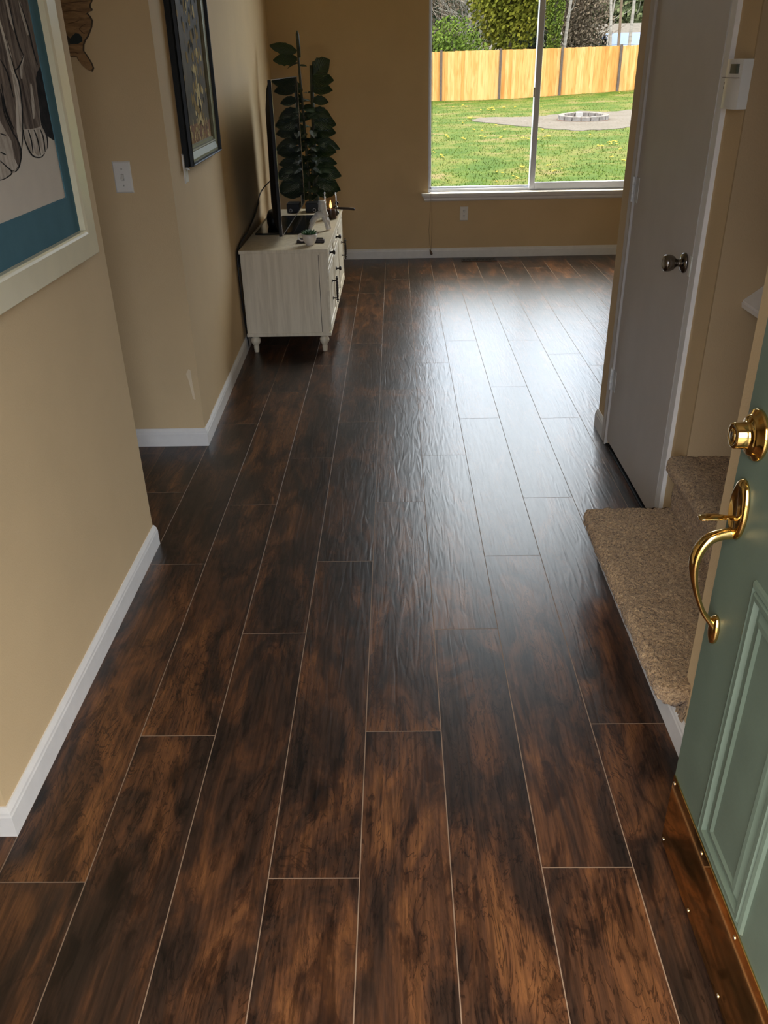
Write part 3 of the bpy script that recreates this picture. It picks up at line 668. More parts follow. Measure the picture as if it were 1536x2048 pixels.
def pull(parent, y, z0, z1):
    bm = bmesh.new(); X = XB + .012
    for z in (z0 + .028, z1 - .028): sweep(bm, [(X, y, z), (X + .028, y, z)], .0042, 8); lathe(bm, [(0, 0), (.010, 0), (.008, .003), (0, .004)], 12, T(X, y, z) @ Matrix.Rotation(PI / 2, 4, 'Y'))
    L = z1 - z0; prof = [(0, 0), (.003, .001), (.005, .006), (.003, .011), (.0085, .016), (.009, .019), (.0035, .024)]
    mid = []
    for q in range(13): mid.append((.0048 + .0018 * (q % 2) + .002 * math.sin(PI * q / 12), .030 + (L - .060) * q / 12))
    prof = prof + mid + [(r, L - h) for r, h in prof[::-1]]
    lathe(bm, prof, 10, T(X + .028, y, z0)); h = finish(bm, 'handle', MATS.get('bronze_pull') or mat('bronze_pull', (0.02, 0.014, 0.010), 0.35, metal=.4), parent, True); return h
def knob(parent, y, z):
    lathe_obj('knob', [(0, 0), (.013, 0), (.010, .004), (.005, .007), (.005, .016), (.012, .022), (.014, .028), (.010, .033), (0, .034)], T(XB + .012, y, z) @ Matrix.Rotation(PI / 2, 4, 'Y'), MATS['bronze_pull'], parent, 14)
d1 = front_panel('door', .028, .490, .128, .478); pull(d1, .268, .228, .388)
dt = front_panel('drawer', .028, .490, .486, .570); knob(dt, .168, .545)
d2 = front_panel('door', .998, 1.458, .128, .570); pull(d2, 1.255, .285, .430)
dr = front_panel('drawer', .500, .988, .128, .478); knob(dr, .640, .353)
dr = front_panel('drawer', .500, .988, .486, .570); knob(dr, .744, .53)
foot = [(0, 0), (.0125, 0), (.014, .006), (.0150, .020), (.0160, .034), (.0150, .040), (.0185, .048), (.0255, .058), (.0285, .070), (.0270, .082), (.0200, .089), (.0190, .092), (.0230, .096), (.0230, .1025), (0, .1025)]
for x_, y_ in ((.045, .035), (CW - .045, .035), (.045, CLN - .035), (CW - .045, CLN - .035)): lathe_obj('foot', foot, T(x_, y_, 0), M_CON, t, 24)

# ------------------------------------------------------------------ television
t = thing('television', 'large flat black television on a glass base standing on the console', 'television', (-.650, 4.905, .595))
bm = bmesh.new(); box(bm, -.0006, 0, .003, 1.332, .049, .839); finish(bm, 'screen', mat('glossy_screen', (.004, .004, .005), .03), t)
bm = bmesh.new(); box(bm, -.018, -.0006, 0, 1.335, .046, .842, .002); finish(bm, 'rim', M_MBLACK, t)
bm = bmesh.new(); rect_loft(bm, -.001, 1.336, .045, .843, [(0, .0004), (0, .0016), (.0035, .0020), (.0045, .0003)], 'x', 1, 0); finish(bm, 'bezel', mat('steel_bezel', (0.30, 0.29, 0.28), 0.22, metal=.9), t)
bm = bmesh.new(); prism(bm, [Vector((-.018, .02, .06)), Vector((-.018, .02, .83)), Vector((-.030, .03, .80)), Vector((-.048, .06, .70)), Vector((-.060, .08, .22)), Vector((-.050, .06, .12)), Vector((-.030, .03, .08))], Vector((0, 1.29, 0))); finish(bm, 'back_cover', M_MBLACK, t)
bm = bmesh.new(); box(bm, -.21, .125, .33, 1.0, .001, .011, .003); bb = finish(bm, 'base_plate', M_BLACK, t)
bm = bmesh.new(); lathe(bm, [(.060, .011), (.045, .02), (.028, .05), (.024, .16), (.0, .17)], 24, T(-.075, .667, 0) @ Matrix.Diagonal((.7, 2.4, 1, 1))); finish(bm, 'neck', M_BLACK, bb, True)
lathe_obj('speaker_bulge', [(0, .011), (.085, .012), (.098, .035), (.098, .075), (.08, .098), (0, .10)], T(-.115, .62, 0) @ Matrix.Diagonal((.55, 1.6, 1, 1)), M_MBLACK, bb, 24)
t = thing('power_cable', 'black cable running along the wall behind the television', 'cable', (0, 0, 0))
bm = bmesh.new()
wx = lambda y: TWX(y) + .012
sweep(bm, catmull([(-.71, 6.02, .98), (-.80, 6.05, .86), (wx(6.1), 6.1, .74), (wx(5.7), 5.7, .655), (wx(5.3), 5.3, .622), (wx(4.9), 4.9, .606), (wx(4.76), 4.76, .55), (wx(4.75), 4.77, .30), (wx(4.80), 4.85, .02)], 6), .0045, 6)
sweep(bm, catmull([(wx(5.9), 5.9, .70), (wx(5.5), 5.52, .64), (wx(5.1), 5.1, .610), (wx(4.9), 4.88, .602), (wx(4.79), 4.79, .5)], 6), .0055, 6)
finish(bm, 'cord', mat('cable_black', (0.012, 0.010, 0.009), 0.5), t, True)

# ------------------------------------------------------------------ small things on the console
ZT = .595
M_CER = mat('white_ceramic', (0.66, 0.60, 0.52), 0.22, var=.02)
t = thing('teacup_planter', 'small white cup planter with a green succulent', 'planter', (-.494, 4.895, ZT))
Rz = Matrix.Rotation(.5, 4, 'Z')
lathe_obj('cup', [(0, .0), (.020, .0), (.022, .004), (.034, .020), (.041, .042), (.0435, .062), (.041, .062), (.038, .045), (.030, .022), (0, .016)], Matrix.Identity(4), M_CER, t, 28)
bm = bmesh.new(); sweep(bm, catmull([(-.038, 0, .054), (-.050, 0, .062), (-.062, 0, .054), (-.062, 0, .036), (-.050, 0, .026), (-.036, 0, .026)], 5), .0042, 8); finish(bm, 'cup_handle', M_CER, t, True)
bm = bmesh.new(); prism(bm, [Vector((.036, -.012, .050)), Vector((.036, .012, .050)), Vector((.052, .004, .064)), Vector((.052, -.004, .064))], Vector((0, 0, .003))); finish(bm, 'spout', M_CER, t)
lathe_obj('soil', [(0, .054), (.037, .052)], Matrix.Identity(4), mat('soil', (0.03, 0.02, 0.012), 0.9), t, 20)
bm = bmesh.new(); r4 = random.Random(3)
for i in range(26):
    a = i * 2.4; rr_ = .004 + .0009 * i; q = Vector((rr_ * math.cos(a), rr_ * math.sin(a), .056)); d = Vector((math.cos(a) * (.25 + i * .03), math.sin(a) * (.25 + i * .03), 1)).normalized()
    sweep(bm, [q, q + d * .012, q + d * .022, q + d * .030], [.003, .0055, .004, .0008], 6)
finish(bm, 'succulent', mat('succulent_green', (0.045, 0.12, 0.035), 0.5, var=.3), t, True)
M_REM = mat('remote_brown_black', (0.016, 0.010, 0.008), 0.35)
t = thing('remote_control', 'wide dark remote control lying behind the white cup', 'remote control', (-.50, 4.965, ZT), -.04)
Box('shell', (-.075, .085, -.020, .020, 0, .018), M_REM, t, bev=.004)
bm = bmesh.new(); [lathe(bm, [(0, .018), (.004, .018), (.0035, .0198), (0, .02)], 8, T(x_, y_, 0)) for x_ in (-.05, -.03, -.01, .01, .03, .05) for y_ in (-.009, .009)]; finish(bm, 'buttons', mat('button_grey', (0.08, 0.07, 0.07), .5), t)
t = thing('remote_control', 'thin dark remote control lying nearest the television base', 'remote control', (-.505, 5.045, ZT), .03)
Box('shell', (-.07, .075, -.014, .014, 0, .012), M_REM, t, bev=.003)
bm = bmesh.new(); [lathe(bm, [(0, .012), (.003, .012), (.0028, .0134), (0, .0136)], 8, T(x_, 0, 0)) for x_ in (-.05, -.025, 0, .025, .05)]; finish(bm, 'buttons', MATS['button_grey'], t)
# white figurine of two leaning forms
t = thing('figurine', 'white ceramic abstract figurine with arched legs', 'figurine', (-.455, 5.36, ZT))
bm = bmesh.new()
sweep(bm, catmull([(-.078, -.03, .006), (-.070, -.025, .035), (-.052, -.012, .068), (-.020, 0, .094), (.006, .004, .088), (.018, .0, .060), (.026, -.006, .030), (.032, -.010, .006)], 6), [(.013, .012)] * 8 + [(.018, .017)] * 8 + [(.026, .022)] * 8 + [(.022, .018)] * 8 + [(.014, .012)] * 11, 16)
sweep(bm, catmull([(.040, .02, .006), (.034, .016, .035), (.026, .010, .070), (.012, .006, .108), (.004, .004, .138), (.002, .003, .160), (.002, .003, .176)], 6), [(.011, .011)] * 7 + [(.017, .014)] * 7 + [(.024, .02)] * 8 + [(.030, .024)] * 10 + [(.025, .022)] * 4 + [(.018, .016)], 18)
finish(bm, 'body', M_CER, t, True)
t = thing('candle_holder', 'clear glass cylinder with a lit dark candle', 'candle', (-.432, 5.79, ZT))
lathe_obj('glass_cylinder', [(0, 0), (.040, 0), (.042, .004), (.042, .168), (.0395, .168), (.0395, .006), (0, .006)], Matrix.Identity(4), M_CGLASS, t, 32)
lathe_obj('candle', [(0, .007), (.034, .007), (.035, .060), (.030, .063), (.010, .058), (0, .058)], Matrix.Identity(4), mat('dark_wax', (0.05, 0.022, 0.015), .4), t, 28)
m_, nt_, b_ = new_mat('candle_flame'); b_.inputs['Base Color'].default_value = (1, .45, .1, 1); b_.inputs['Emission Color'].default_value = (1, .42, .10, 1); b_.inputs['Emission Strength'].default_value = 5
cf = lathe_obj('flame', [(0, .066), (.005, .071), (.0085, .081), (.007, .094), (.003, .110), (0, .122)], Matrix.Identity(4), m_, t, 12)
bm = bmesh.new(); sweep(bm, [(0, 0, .058), (0, 0, .070)], .0012, 6); finish(bm, 'wick', M_DARK, t)
t = thing('beaded_ornament', 'small dark ornament with shiny balls right of the candle', 'ornament', (-.405, 5.93, ZT))
for (x_, y_, z_, r_, mm, nn) in ((0, 0, .018, .018, M_BLACK, 'ball'), (-.004, .01, .050, .015, M_NICKEL, 'ball'), (.004, .012, .078, .013, M_BLACK, 'ball')):
    lathe_obj(nn, [(r_ * math.sin(PI * i / 10), z_ - r_ * math.cos(PI * i / 10)) for i in range(11)], T(x_, y_, 0), mm, t, 18)
t = thing('wooden_stick', 'dark wooden stick jutting over the far console edge', 'stick', (-.40, 6.19, ZT), -.35)
bm = bmesh.new(); sweep(bm, [(-.05, 0, .009), (.0, 0, .010), (.07, 0, .009), (.115, 0, .006)], [.007, .008, .009, .0085], 10); finish(bm, 'stick', mat('dark_stick_wood', (0.035, 0.018, 0.010), .6), t, True)
t = thing('set_top_box', 'small black electronic box behind the figurine', 'electronics', (-.585, 6.13, ZT))
Box('case', (-.045, .045, -.06, .06, 0, .062), M_MBLACK, t, bev=.004)
bm = bmesh.new(); lathe(bm, [(.009, 0), (.011, 0), (.011, .003), (.009, .003)], 18, T(.018, -.060, .018) @ Matrix.Rotation(PI / 2, 4, 'X'), False); finish(bm, 'dial_ring', mat('silver_ring', (0.5, 0.5, 0.48), .25, metal=.8), t)

# ------------------------------------------------------------------ tall leafy plant
PXY = (-.615, 6.66)
t = thing('potted_plant', 'tall dark artificial plant with broad ribbed leaves behind the console', 'plant', (PXY[0], PXY[1], 0))
lathe_obj('pot', [(0, 0), (.11, 0), (.12, .01), (.145, .24), (.150, .26), (.140, .26), (.130, .22), (0, .22)], Matrix.Identity(4), mat('dark_pot', (0.03, 0.022, 0.018), .4), t, 32)
bm = bmesh.new()
def stem_pt(s, z):   # two stems
    if s == 0: return Vector((-.045 + .010 * math.sin(z * 3) - .012 * (z > 1.2) * (z - 1.2), .0, z))
    return Vector((.012 + .022 * max(0, 1.5 - z) * .2 + .022 * (z > .9) * (z - .9), .02, z))
for s, zt, r0 in ((0, 1.70, .014), (1, 1.50, .022)):
    zs = [.2 + (zt - .2) * i / 24 for i in range(25)]; sweep(bm, [stem_pt(s, z) for z in zs], [r0 * (1 - .45 * i / 24) for i in range(25)], 10)
sweep(bm, [stem_pt(1, z) + Vector((-.018, -.01, 0)) for z in (.2, .5, .8, 1.0, 1.1)], [.017, .016, .014, .010, .004], 10)
sweep(bm, [(-.052, 0, 1.55), (-.054, 0, 1.62), (-.057, .0, 1.69), (-.056, 0, 1.715)], [.010, .013, .012, .004], 8)
finish(bm, 'stem', mat('plant_stem', (0.035, 0.040, 0.018), .6, var=.3, scale=40), t, True)
def leaf_mat():
    m, nt, b = new_mat('plant_leaf'); u = nd(nt, 'ShaderNodeUVMap'); u.uv_map = 'leaf'; s = nd(nt, 'ShaderNodeSeparateXYZ'); nt.links.new(u.outputs[0], s.inputs[0])
    a = math_(nt, 'ABSOLUTE', s.outputs[0]); w_ = math_(nt, 'SINE', math_(nt, 'MULTIPLY', math_(nt, 'SUBTRACT', s.outputs[1], math_(nt, 'MULTIPLY', a, .5)), 62.0))
    nt.links.new(ramp(nt, w_, [(0.0, (0.016, 0.033, 0.012)), (.8, (0.040, 0.075, 0.026))]), b.inputs['Base Color']); b.inputs['Roughness'].default_value = .42
    bump(nt, b, w_, .5, .004); return m
M_LEAF = leaf_mat()
bm = bmesh.new(); ul = bm.loops.layers.uv.new('leaf')
def leaf(bm, p, d, L, W, up=Vector((0, 0, 1)), droop=.25, curl=.12):
    d = d.normalized(); side = d.cross(up).normalized(); nrm = side.cross(d).normalized(); n = 9; rows = []
    for i in range(n + 1):
        s = i / n; wd = W * (math.sin(PI * min(1, s * .93 + .05)) ** .75) * (1 - .12 * s); c = p + d * (L * s) - Vector((0, 0, 1)) * (droop * L * s * s); row = []
        for j in (-1, -.5, 0, .5, 1):
            wob = 1 + .09 * math.sin(s * 30 + j * 2)
            q = c + side * (wd * j * wob) + nrm * (curl * W * (abs(j) ** 1.5) + .02 * W * math.sin(s * 25 + j * 3)); row.append((bm.verts.new(q), (j, s)))
        rows.append(row)
    for A, B in zip(rows, rows[1:]):
        for k_ in range(4):
            f = bm.faces.new((A[k_][0], A[k_ + 1][0], B[k_ + 1][0], B[k_][0])); f.smooth = True
            for l, q in zip(f.loops, (A[k_], A[k_ + 1], B[k_ + 1], B[k_])): l[ul].uv = q[1]
r5 = random.Random(21)
V3 = Vector
# upper left pair, upper right broad pair
sp0 = lambda z: stem_pt(0, z); sp1 = lambda z: stem_pt(1, z)
leaf(bm, sp0(1.585) + V3((-.01, 0, 0)), V3((-1, .1, .22)), .195, .044, V3((0, -.9, .45)), .0, .1)
leaf(bm, sp0(1.540) + V3((-.01, 0, 0)), V3((-1, -.2, .02)), .170, .048, V3((0, -.9, .45)), .06, .1)
leaf(bm, sp0(1.515), V3((-1, -.3, .1)), .085, .012, V3((0, -.6, .8)), .5, .1)
leaf(bm, sp0(1.500), V3((1, -.3, .1)), .06, .012, V3((0, -.6, .8)), .2, .1)
leaf(bm, sp1(1.425), V3((.75, -.3, .55)), .185, .080, V3((-.3, -.9, .3)), .0, .1)
leaf(bm, sp1(1.400), V3((1, -.4, .05)), .175, .062, V3((0, -.8, .5)), .05, .1)
zz = 1.345
for i, (L_, W_) in enumerate([(.145, .036), (.105, .028), (.125, .030), (.150, .048), (.150, .042), (.165, .036), (.160, .044), (.150, .034), (.175, .050), (.175, .048), (.170, .056)]):
    z = zz - i * .068
    leaf(bm, sp1(z), V3((1, r5.uniform(-.5, .1), r5.uniform(-.05, .25))), L_ * 1.15, W_ * 1.4, V3((r5.uniform(-.2, .2), -.85, .55)), r5.uniform(.05, .35), .15)
    leaf(bm, sp0(z + .02), V3((-1, r5.uniform(-.6, .1), r5.uniform(-.05, .3))), L_ * 1.05, W_ * 1.35, V3((r5.uniform(-.2, .2), -.85, .55)), r5.uniform(.05, .3), .15)
for i in range(46):
    z = r5.uniform(.62, 1.36); a = r5.uniform(0, 2 * PI); s = r5.choice((0, 1))
    dv = V3((math.cos(a) * .8, math.sin(a), r5.uniform(-.1, .4)))
    if dv.x < 0 and dv.y < .1 and s == 1: dv.y = abs(dv.y)
    leaf(bm, stem_pt(s, z), dv, r5.uniform(.09, .15), r5.uniform(.035, .055), V3((0, -.4, .8)), r5.uniform(.1, .4), .15)
for i in range(10):
    z = r5.uniform(.66, 1.2); leaf(bm, stem_pt(r5.choice((0, 1)), z), V3((r5.uniform(-.5, .5), -.8, .1)), r5.uniform(.06, .10), .035, V3((0, -.3, .9)), .6, .15)
finish(bm, 'leaves', M_LEAF, t)

# ------------------------------------------------------------------ ceiling lamps (above the frame)
def ceiling_lamp(label, x, y, power, color=WARM, r=.16):
    t = thing('ceiling_light', label, 'ceiling light', (x, y, H))
    lathe_obj('base', [(0, 0), (r * .9, 0), (r * .9, -.02), (0, -.02)], Matrix.Identity(4), M_TRIM, t, 32)
    m = MATS.get('lamp_diffuser')
    if not m:
        m, nt, b = new_mat('lamp_diffuser'); b.inputs['Base Color'].default_value = (.9, .85, .75, 1); b.inputs['Emission Color'].default_value = (1, .82, .6, 1); b.inputs['Emission Strength'].default_value = 1.5
    lathe_obj('diffuser', [(r, -.02), (r * .98, -.04), (r * .8, -.07), (r * .4, -.09), (0, -.095)], Matrix.Identity(4), m, t, 32)
    l = lamp('bulb_light', (x, y, H - .11), r * 2, power, color); l.data.shape = 'DISK'; return t

# ------------------------------------------------------------------ back yard
def gz(x, y):
    z = -.11 + .0125 * (y - 26)
    if y > 30: z += max(0, min(1, (y - 30) / 9)) * max(0, x - 4.5) * .045
    return z
def grass_mat():
    m, nt, b = new_mat('spring_lawn'); v = objvec(nt, (1, 1, 1)); n = noise_tex(nt, v, .9, 5, .65, .3); n2 = noise_tex(nt, v, 14, 4, .7); n3 = noise_tex(nt, v, .33, 3, .5)
    c = ramp(nt, n, [(.34, (.022, .046, .005)), (.46, (.034, .056, .007)), (.55, (.060, .068, .014)), (.66, (.090, .074, .034))])
    c = mix(nt, c, ramp(nt, n2, [(.3, (.6, .62, .55)), (.7, (1.25, 1.22, 1.1))]), .8, 'MULTIPLY')
    nt.links.new(c, b.inputs['Base Color']); b.inputs['Roughness'].default_value = .9; b.inputs['Specular IOR Level'].default_value = .05; bump(nt, b, n2, .6, .04); return m
M_GRASS = grass_mat()
bm = bmesh.new(); nx, ny = 60, 80; gv = []
for j in range(ny + 1):
    y = 7.7 + (62 - 7.7) * j / ny; row = []
    for i in range(nx + 1):
        x = -30 + 70 * i / nx; row.append(bm.verts.new((x, y, gz(x, min(y, 45)) + .008 * mnoise.noise(Vector((x, y, 0)) * .8))))
    gv.append(row)
for A, B in zip(gv, gv[1:]):
    for i in range(nx): bm.faces.new((A[i], A[i + 1], B[i + 1], B[i]))
S(finish(bm, 'lawn', M_GRASS, smooth=True), 'green back yard lawn beyond the window', 'lawn')
# grass blades
edge = [(942, 240), (960, 236), (1000, 235), (1040, 235.5), (1085, 232), (1110, 230), (1160, 222), (1215, 225), (1265, 220), (1330, 218), (1420, 219), (1420, 262), (1330, 257), (1262, 254), (1225, 259), (1165, 262), (1110, 259), (1060, 254), (1010, 250), (975, 246), (950, 244)]
def on_ground(px, py):
    d = ray(px, py); tt = 5.0
    for _ in range(60):
        p = CAM + d * tt; e = p.z - gz(p.x, p.y)
        if abs(e) < .002: break
        tt += e / max(.02, -d.z + .0125 * d.y) * .8
    return p
GE = [on_ground(*q) for q in edge]; _e = []
for i, a in enumerate(GE):
    b = GE[(i + 1) % len(GE)]
    for k in range(8): q = a.lerp(b, k / 8); q += Vector((.10 * mnoise.noise(q * 3), .22 * mnoise.noise(q * 3 + Vector((9, 0, 0))), 0)); _e.append(q)
GE = _e
def in_gravel(x, y):
    c = False
    for i in range(len(GE)):
        a, b = GE[i], GE[i - 1]
        if (a.y > y) != (b.y > y) and x < (b.x - a.x) * (y - a.y) / (b.y - a.y) + a.x: c = not c
    return c
bm = bmesh.new(); r6 = random.Random(9)
for i in range(18000):
    y = 12.5 + 27 * r6.random() ** 1.2; x = y * r6.uniform(.03, .30); gx = (x - 5.2)
    if in_gravel(x, y): continue
    z = gz(x, y); h = r6.uniform(.02, .05); a = r6.uniform(0, PI); wd = r6.uniform(.005, .011)
    d = V3((math.cos(a), math.sin(a), 0)) * wd; lean = V3((r6.uniform(-.03, .03), r6.uniform(-.03, .03), h)); c = V3((x, y, z - .005))
    bm.faces.new((bm.verts.new(c - d), bm.verts.new(c + d), bm.verts.new(c + lean)))
me = bpy.data.meshes.new('grass'); bm.to_mesh(me); bm.free(); me.materials.append(mat('grass_blade', (.034, .054, .007), .8, var=.35, scale=.8, spec=.05)); o = bpy.data.objects.new('grass', me); COL.objects.link(o)
tag(o, 'short grass blades growing across the back yard lawn', 'grass', kind='stuff')
# gravel patch
def gravel_mat():
    m, nt, b = new_mat('pale_gravel'); v = objvec(nt); n = noise_tex(nt, v, 18, 4, .75); n2 = noise_tex(nt, v, 1.2, 3)
    c = ramp(nt, n, [(.32, (.048, .041, .035)), (.5, (.090, .080, .070)), (.68, (.122, .112, .100))]); c = mix(nt, c, ramp(nt, n2, [(.3, (.9, .88, .84)), (.7, (1.08, 1.08, 1.08))]), 1.0, 'MULTIPLY')
    nt.links.new(c, b.inputs['Base Color']); b.inputs['Roughness'].default_value = .95; bump(nt, b, n, .8, .04); return m
bm = bmesh.new(); ev = []
for p in GE: ev.append(bm.verts.new((p.x, p.y, gz(p.x, p.y) + .014)))
f = bm.faces.new(ev); r = bmesh.ops.extrude_face_region(bm, geom=[f]); 
for v in [g for g in r['geom'] if isinstance(g, bmesh.types.BMVert)]: v.co.z -= .09
bmesh.ops.triangulate(bm, faces=bm.faces[:])
S(finish(bm, 'gravel_patch', gravel_mat()), 'pale gravel patch around the fire pit', 'gravel')
# fire pit ring of blocks
pf = on_ground(1166, 240.5); RZ = gz(pf.x, pf.y) + .014
t = thing('fire_pit', 'round fire pit ring of pale concrete blocks on the gravel', 'fire pit', (pf.x, pf.y, RZ)); t.rotation_euler = (.045, 0, 0)
M_BLK = mat('concrete_block', (.125, .112, .104), .9, var=.25, scale=9); M_BLK2 = mat('concrete_block_pink', (.105, .070, .056), .9, var=.2, scale=9)
NB = 17; RR = .74
for i in range(NB):
    a0 = 2 * PI * i / NB + .012; a1 = 2 * PI * (i + 1) / NB - .012
    bm = bmesh.new(); pts = []
    for rr_, aa in ((RR, a0), (RR, (a0 + a1) / 2), (RR, a1), (RR - .17, a1), (RR - .17, a0)): pts.append(V3((rr_ * math.cos(aa), rr_ * math.sin(aa), 0)))
    prism(bm, pts, V3((0, 0, .14))); bmesh.ops.bevel(bm, geom=bm.edges[:], offset=.012, segments=2, affect='EDGES'); finish(bm, 'block', M_BLK, t)
lathe_obj('ash_bed', [(0, .02), (.56, .025), (.57, 0)], Matrix.Identity(4), M_BLK2, t, 28)
bm = bmesh.new(); box(bm, -.12, .06, .42, .60, .03, .16, .01); finish(bm, 'loose_block', mat('pale_block', (.22, .21, .20), .9), t)
lathe_obj('base_ring', [(.70, 0), (.77, 0), (.765, .03), (.70, .03)], Matrix.Identity(4), M_BLK2, t, 34, False)
# cedar fence
YF = 39.4
def cedar():
    m, nt, b = new_mat('cedar_boards'); u = nd(nt, 'ShaderNodeUVMap'); u.uv_map = 'board'; s = nd(nt, 'ShaderNodeSeparateXYZ'); nt.links.new(u.outputs[0], s.inputs[0])
    c0 = ramp(nt, s.outputs[0], [(0, (.33, .155, .042)), (.5, (.37, .200, .065)), (1, (.40, .245, .095))])
    v = objvec(nt, (9, 9, 1.2)); n = noise_tex(nt, v, 1.0, 5, .6, .6)
    c = mix(nt, c0, ramp(nt, n, [(.36, (.86, .74, .60)), (.55, (1.03, 1.03, 1.03))]), 1.0, 'MULTIPLY'); nt.links.new(c, b.inputs['Base Color']); b.inputs['Roughness'].default_value = .85; b.inputs['Specular IOR Level'].default_value = .1; return m
M_CED = cedar()
t = thing('fence', 'new cedar board fence with dark posts at the back of the yard', 'fence', (0, YF, 0))
bm = bmesh.new(); ul = bm.loops.layers.uv.new('board'); x = -4.0; r7 = random.Random(4)
FZ = lambda x: 1.5 + (1.849 + .006 * x - 1.5) * 1.094 + (.004 * (x - 6) if x > 6 else 0)
while x < 16:
    w_ = .138; nb = len(bm.faces); dz = r7.uniform(-.008, .008); u_ = r7.random()
    yo = r7.uniform(-.003, .003); box(bm, x, x + w_, yo, yo + .018, gz(x, YF) - .05, FZ(x) + dz)
    bm.faces.ensure_lookup_table()
    for f in bm.faces[nb:]:
        for l in f.loops: l[ul].uv = (u_, 0)
    x += w_ + .004
finish(bm, 'board_panel', M_CED, t)
M_POST = mat('weathered_post', (.068, .052, .042), .8, var=.2)
for px in (882, 999.5, 1121, 1237, 1352): 
    p = on_y(px, 150, YF); Box('fence_post', (p.x - .045, p.x + .045, -.09, -.006, gz(p.x, YF) - .05, FZ(p.x) + .05), M_POST, t)
p = on_y(770, 150, YF); Box('fence_post', (p.x - .045, p.x + .045, -.09, -.006, gz(p.x, YF) - .05, FZ(p.x) + .05), M_POST, t)
# dandelions
def dandelion():
    t = thing('dandelion', 'yellow dandelion clump blooming in the lawn', 'flower', (0, 0, 0), group='dandelions dotted across the lawn')
    bm = bmesh.new(); rr_ = random.Random(2)
    for a, d_ in ((0, 0), (1.2, .05), (2.9, .06), (4.4, .045)):
        c = V3((d_ * math.cos(a), d_ * math.sin(a), .085 + .02 * rr_.random())); lathe(bm, [(0, -.012), (.018, -.006), (.024, .004), (.016, .014), (0, .017)], 9, Matrix.Translation(c))
    finish(bm, 'blossom', mat('dandelion_yellow', (.36, .24, .006), .7, var=.1), t, True)
    bm = bmesh.new()
    for a, d_ in ((0, 0), (1.2, .05), (2.9, .06), (4.4, .045)): sweep(bm, [(d_ * .3 * math.cos(a), d_ * .3 * math.sin(a), -.02), (d_ * math.cos(a), d_ * math.sin(a), .08)], .003, 4)
    finish(bm, 'stem', MATS['grass_blade'], t); return t
d0 = dandelion()
spots = [(926, 213, 1.2), (932, 215, 1), (978, 219, 1.2), (983, 222, 2.0), (988, 224, 1.6), (976, 222, 1.3), (1007, 219, 1.6), (1030, 216, 1), (962, 221, .9), (1000, 210, .8), (876, 226, .9), (942, 241, 1.6), (938, 239, 1.3), (925, 248, 1), (991, 253, 1), (1010, 262, .9), (947, 263, 1.2), (963, 264, 1), (962, 275, 1), (970, 276, .8), (928, 281, .9), (925, 280, 1.1), (1002, 279, 1.1), (893, 275, 1.2), (896, 277, .8), (874, 264, .7), (1047, 280, 1.2), (1055, 281, 1), (1051, 279, .8), (1075, 283, 1), (1098, 277, 1.2), (1094, 274, .9), (1089, 276, .8), (1180, 271, .7), (1197, 295, 1.3), (1203, 295, 1.3), (1218, 290, 1.8), (1222, 292, 1.5), (1229, 289, 1.9), (1232, 292, 1.4), (1240, 301, 1.1), (1225, 317, 1.1), (1221, 316, .8), (866, 306, .9), (870, 306, .7), (883, 314, 1.3), (885, 316, 1), (1043, 337, 1.1), (1047, 338, 1.2), (1042, 335, .9), (1055, 346, .8), (1079, 328, .6), (1095, 333, .9), (1100, 331, .7), (1110, 344, 1.0), (1107, 346, 1.1), (1124, 339, .7), (1247, 325, 1.3), (1245, 323, 1.0), (994, 345, .7), (1004, 348, .8), (1033, 358, 1.0), (1035, 361, 1.1), (1034, 355, .7), (1026, 353, .7), (993, 364, .6), (1085, 262, .8), (1067, 217, .7), (1140, 206, .6), (1165, 187, .9), (1172, 188, .8), (1239, 186, .8), (1198, 268, .6), (906, 215, .8), (1083, 214, .6)]
for i, (px, py, s_) in enumerate(spots):
    p = on_ground(px, py + 1.5); q = (p.x, p.y, gz(p.x, p.y))
    sc = s_ * .62 * (1 if p.y > 20 else .72)
    if i == 0: d0.location = q; d0.scale = (sc,) * 3
    else: copy_tree(d0, q, rotz=i * 1.7, scale=(sc,) * 3)

# ------------------------------------------------------------------ trees, far houses
def foliage_mat(name, a, b_, sc=.6):
    m, nt, b = new_mat(name); v = objvec(nt); n = noise_tex(nt, v, sc, 5, .7); nt.links.new(ramp(nt, n, [(.34, a), (.66, b_)]), b.inputs['Base Color']); b.inputs['Roughness'].default_value = .8; b.inputs['Specular IOR Level'].default_value = .08; return m
F_YG = foliage_mat('yellow_green_leaves', (.052, .064, .006), (.130, .120, .012), 1.2)
F_LG = foliage_mat('light_green_leaves', (.040, .070, .009), (.085, .120, .018), 1.2)
F_DG = foliage_mat('dark_evergreen', (.016, .024, .014), (.040, .054, .030), 1.0)
F_MG = foliage_mat('mossy_green_leaves', (.046, .058, .026), (.095, .105, .048), .7)
F_BR = foliage_mat('bare_twigs', (.060, .046, .032), (.125, .098, .070), 1.4)
F_IV = foliage_mat('ivy_leaves', (.034, .058, .008), (.085, .105, .013), 3)
M_BARK = mat('grey_bark', (.075, .060, .048), .9, var=.3, scale=4); M_BIR = mat('pale_birch_bark', (.17, .155, .135), .85, var=.25, scale=3, vscale=(1, 1, 5)); M_BRK2 = mat('brown_bark', (.09, .065, .045), .9, var=.2, scale=3)
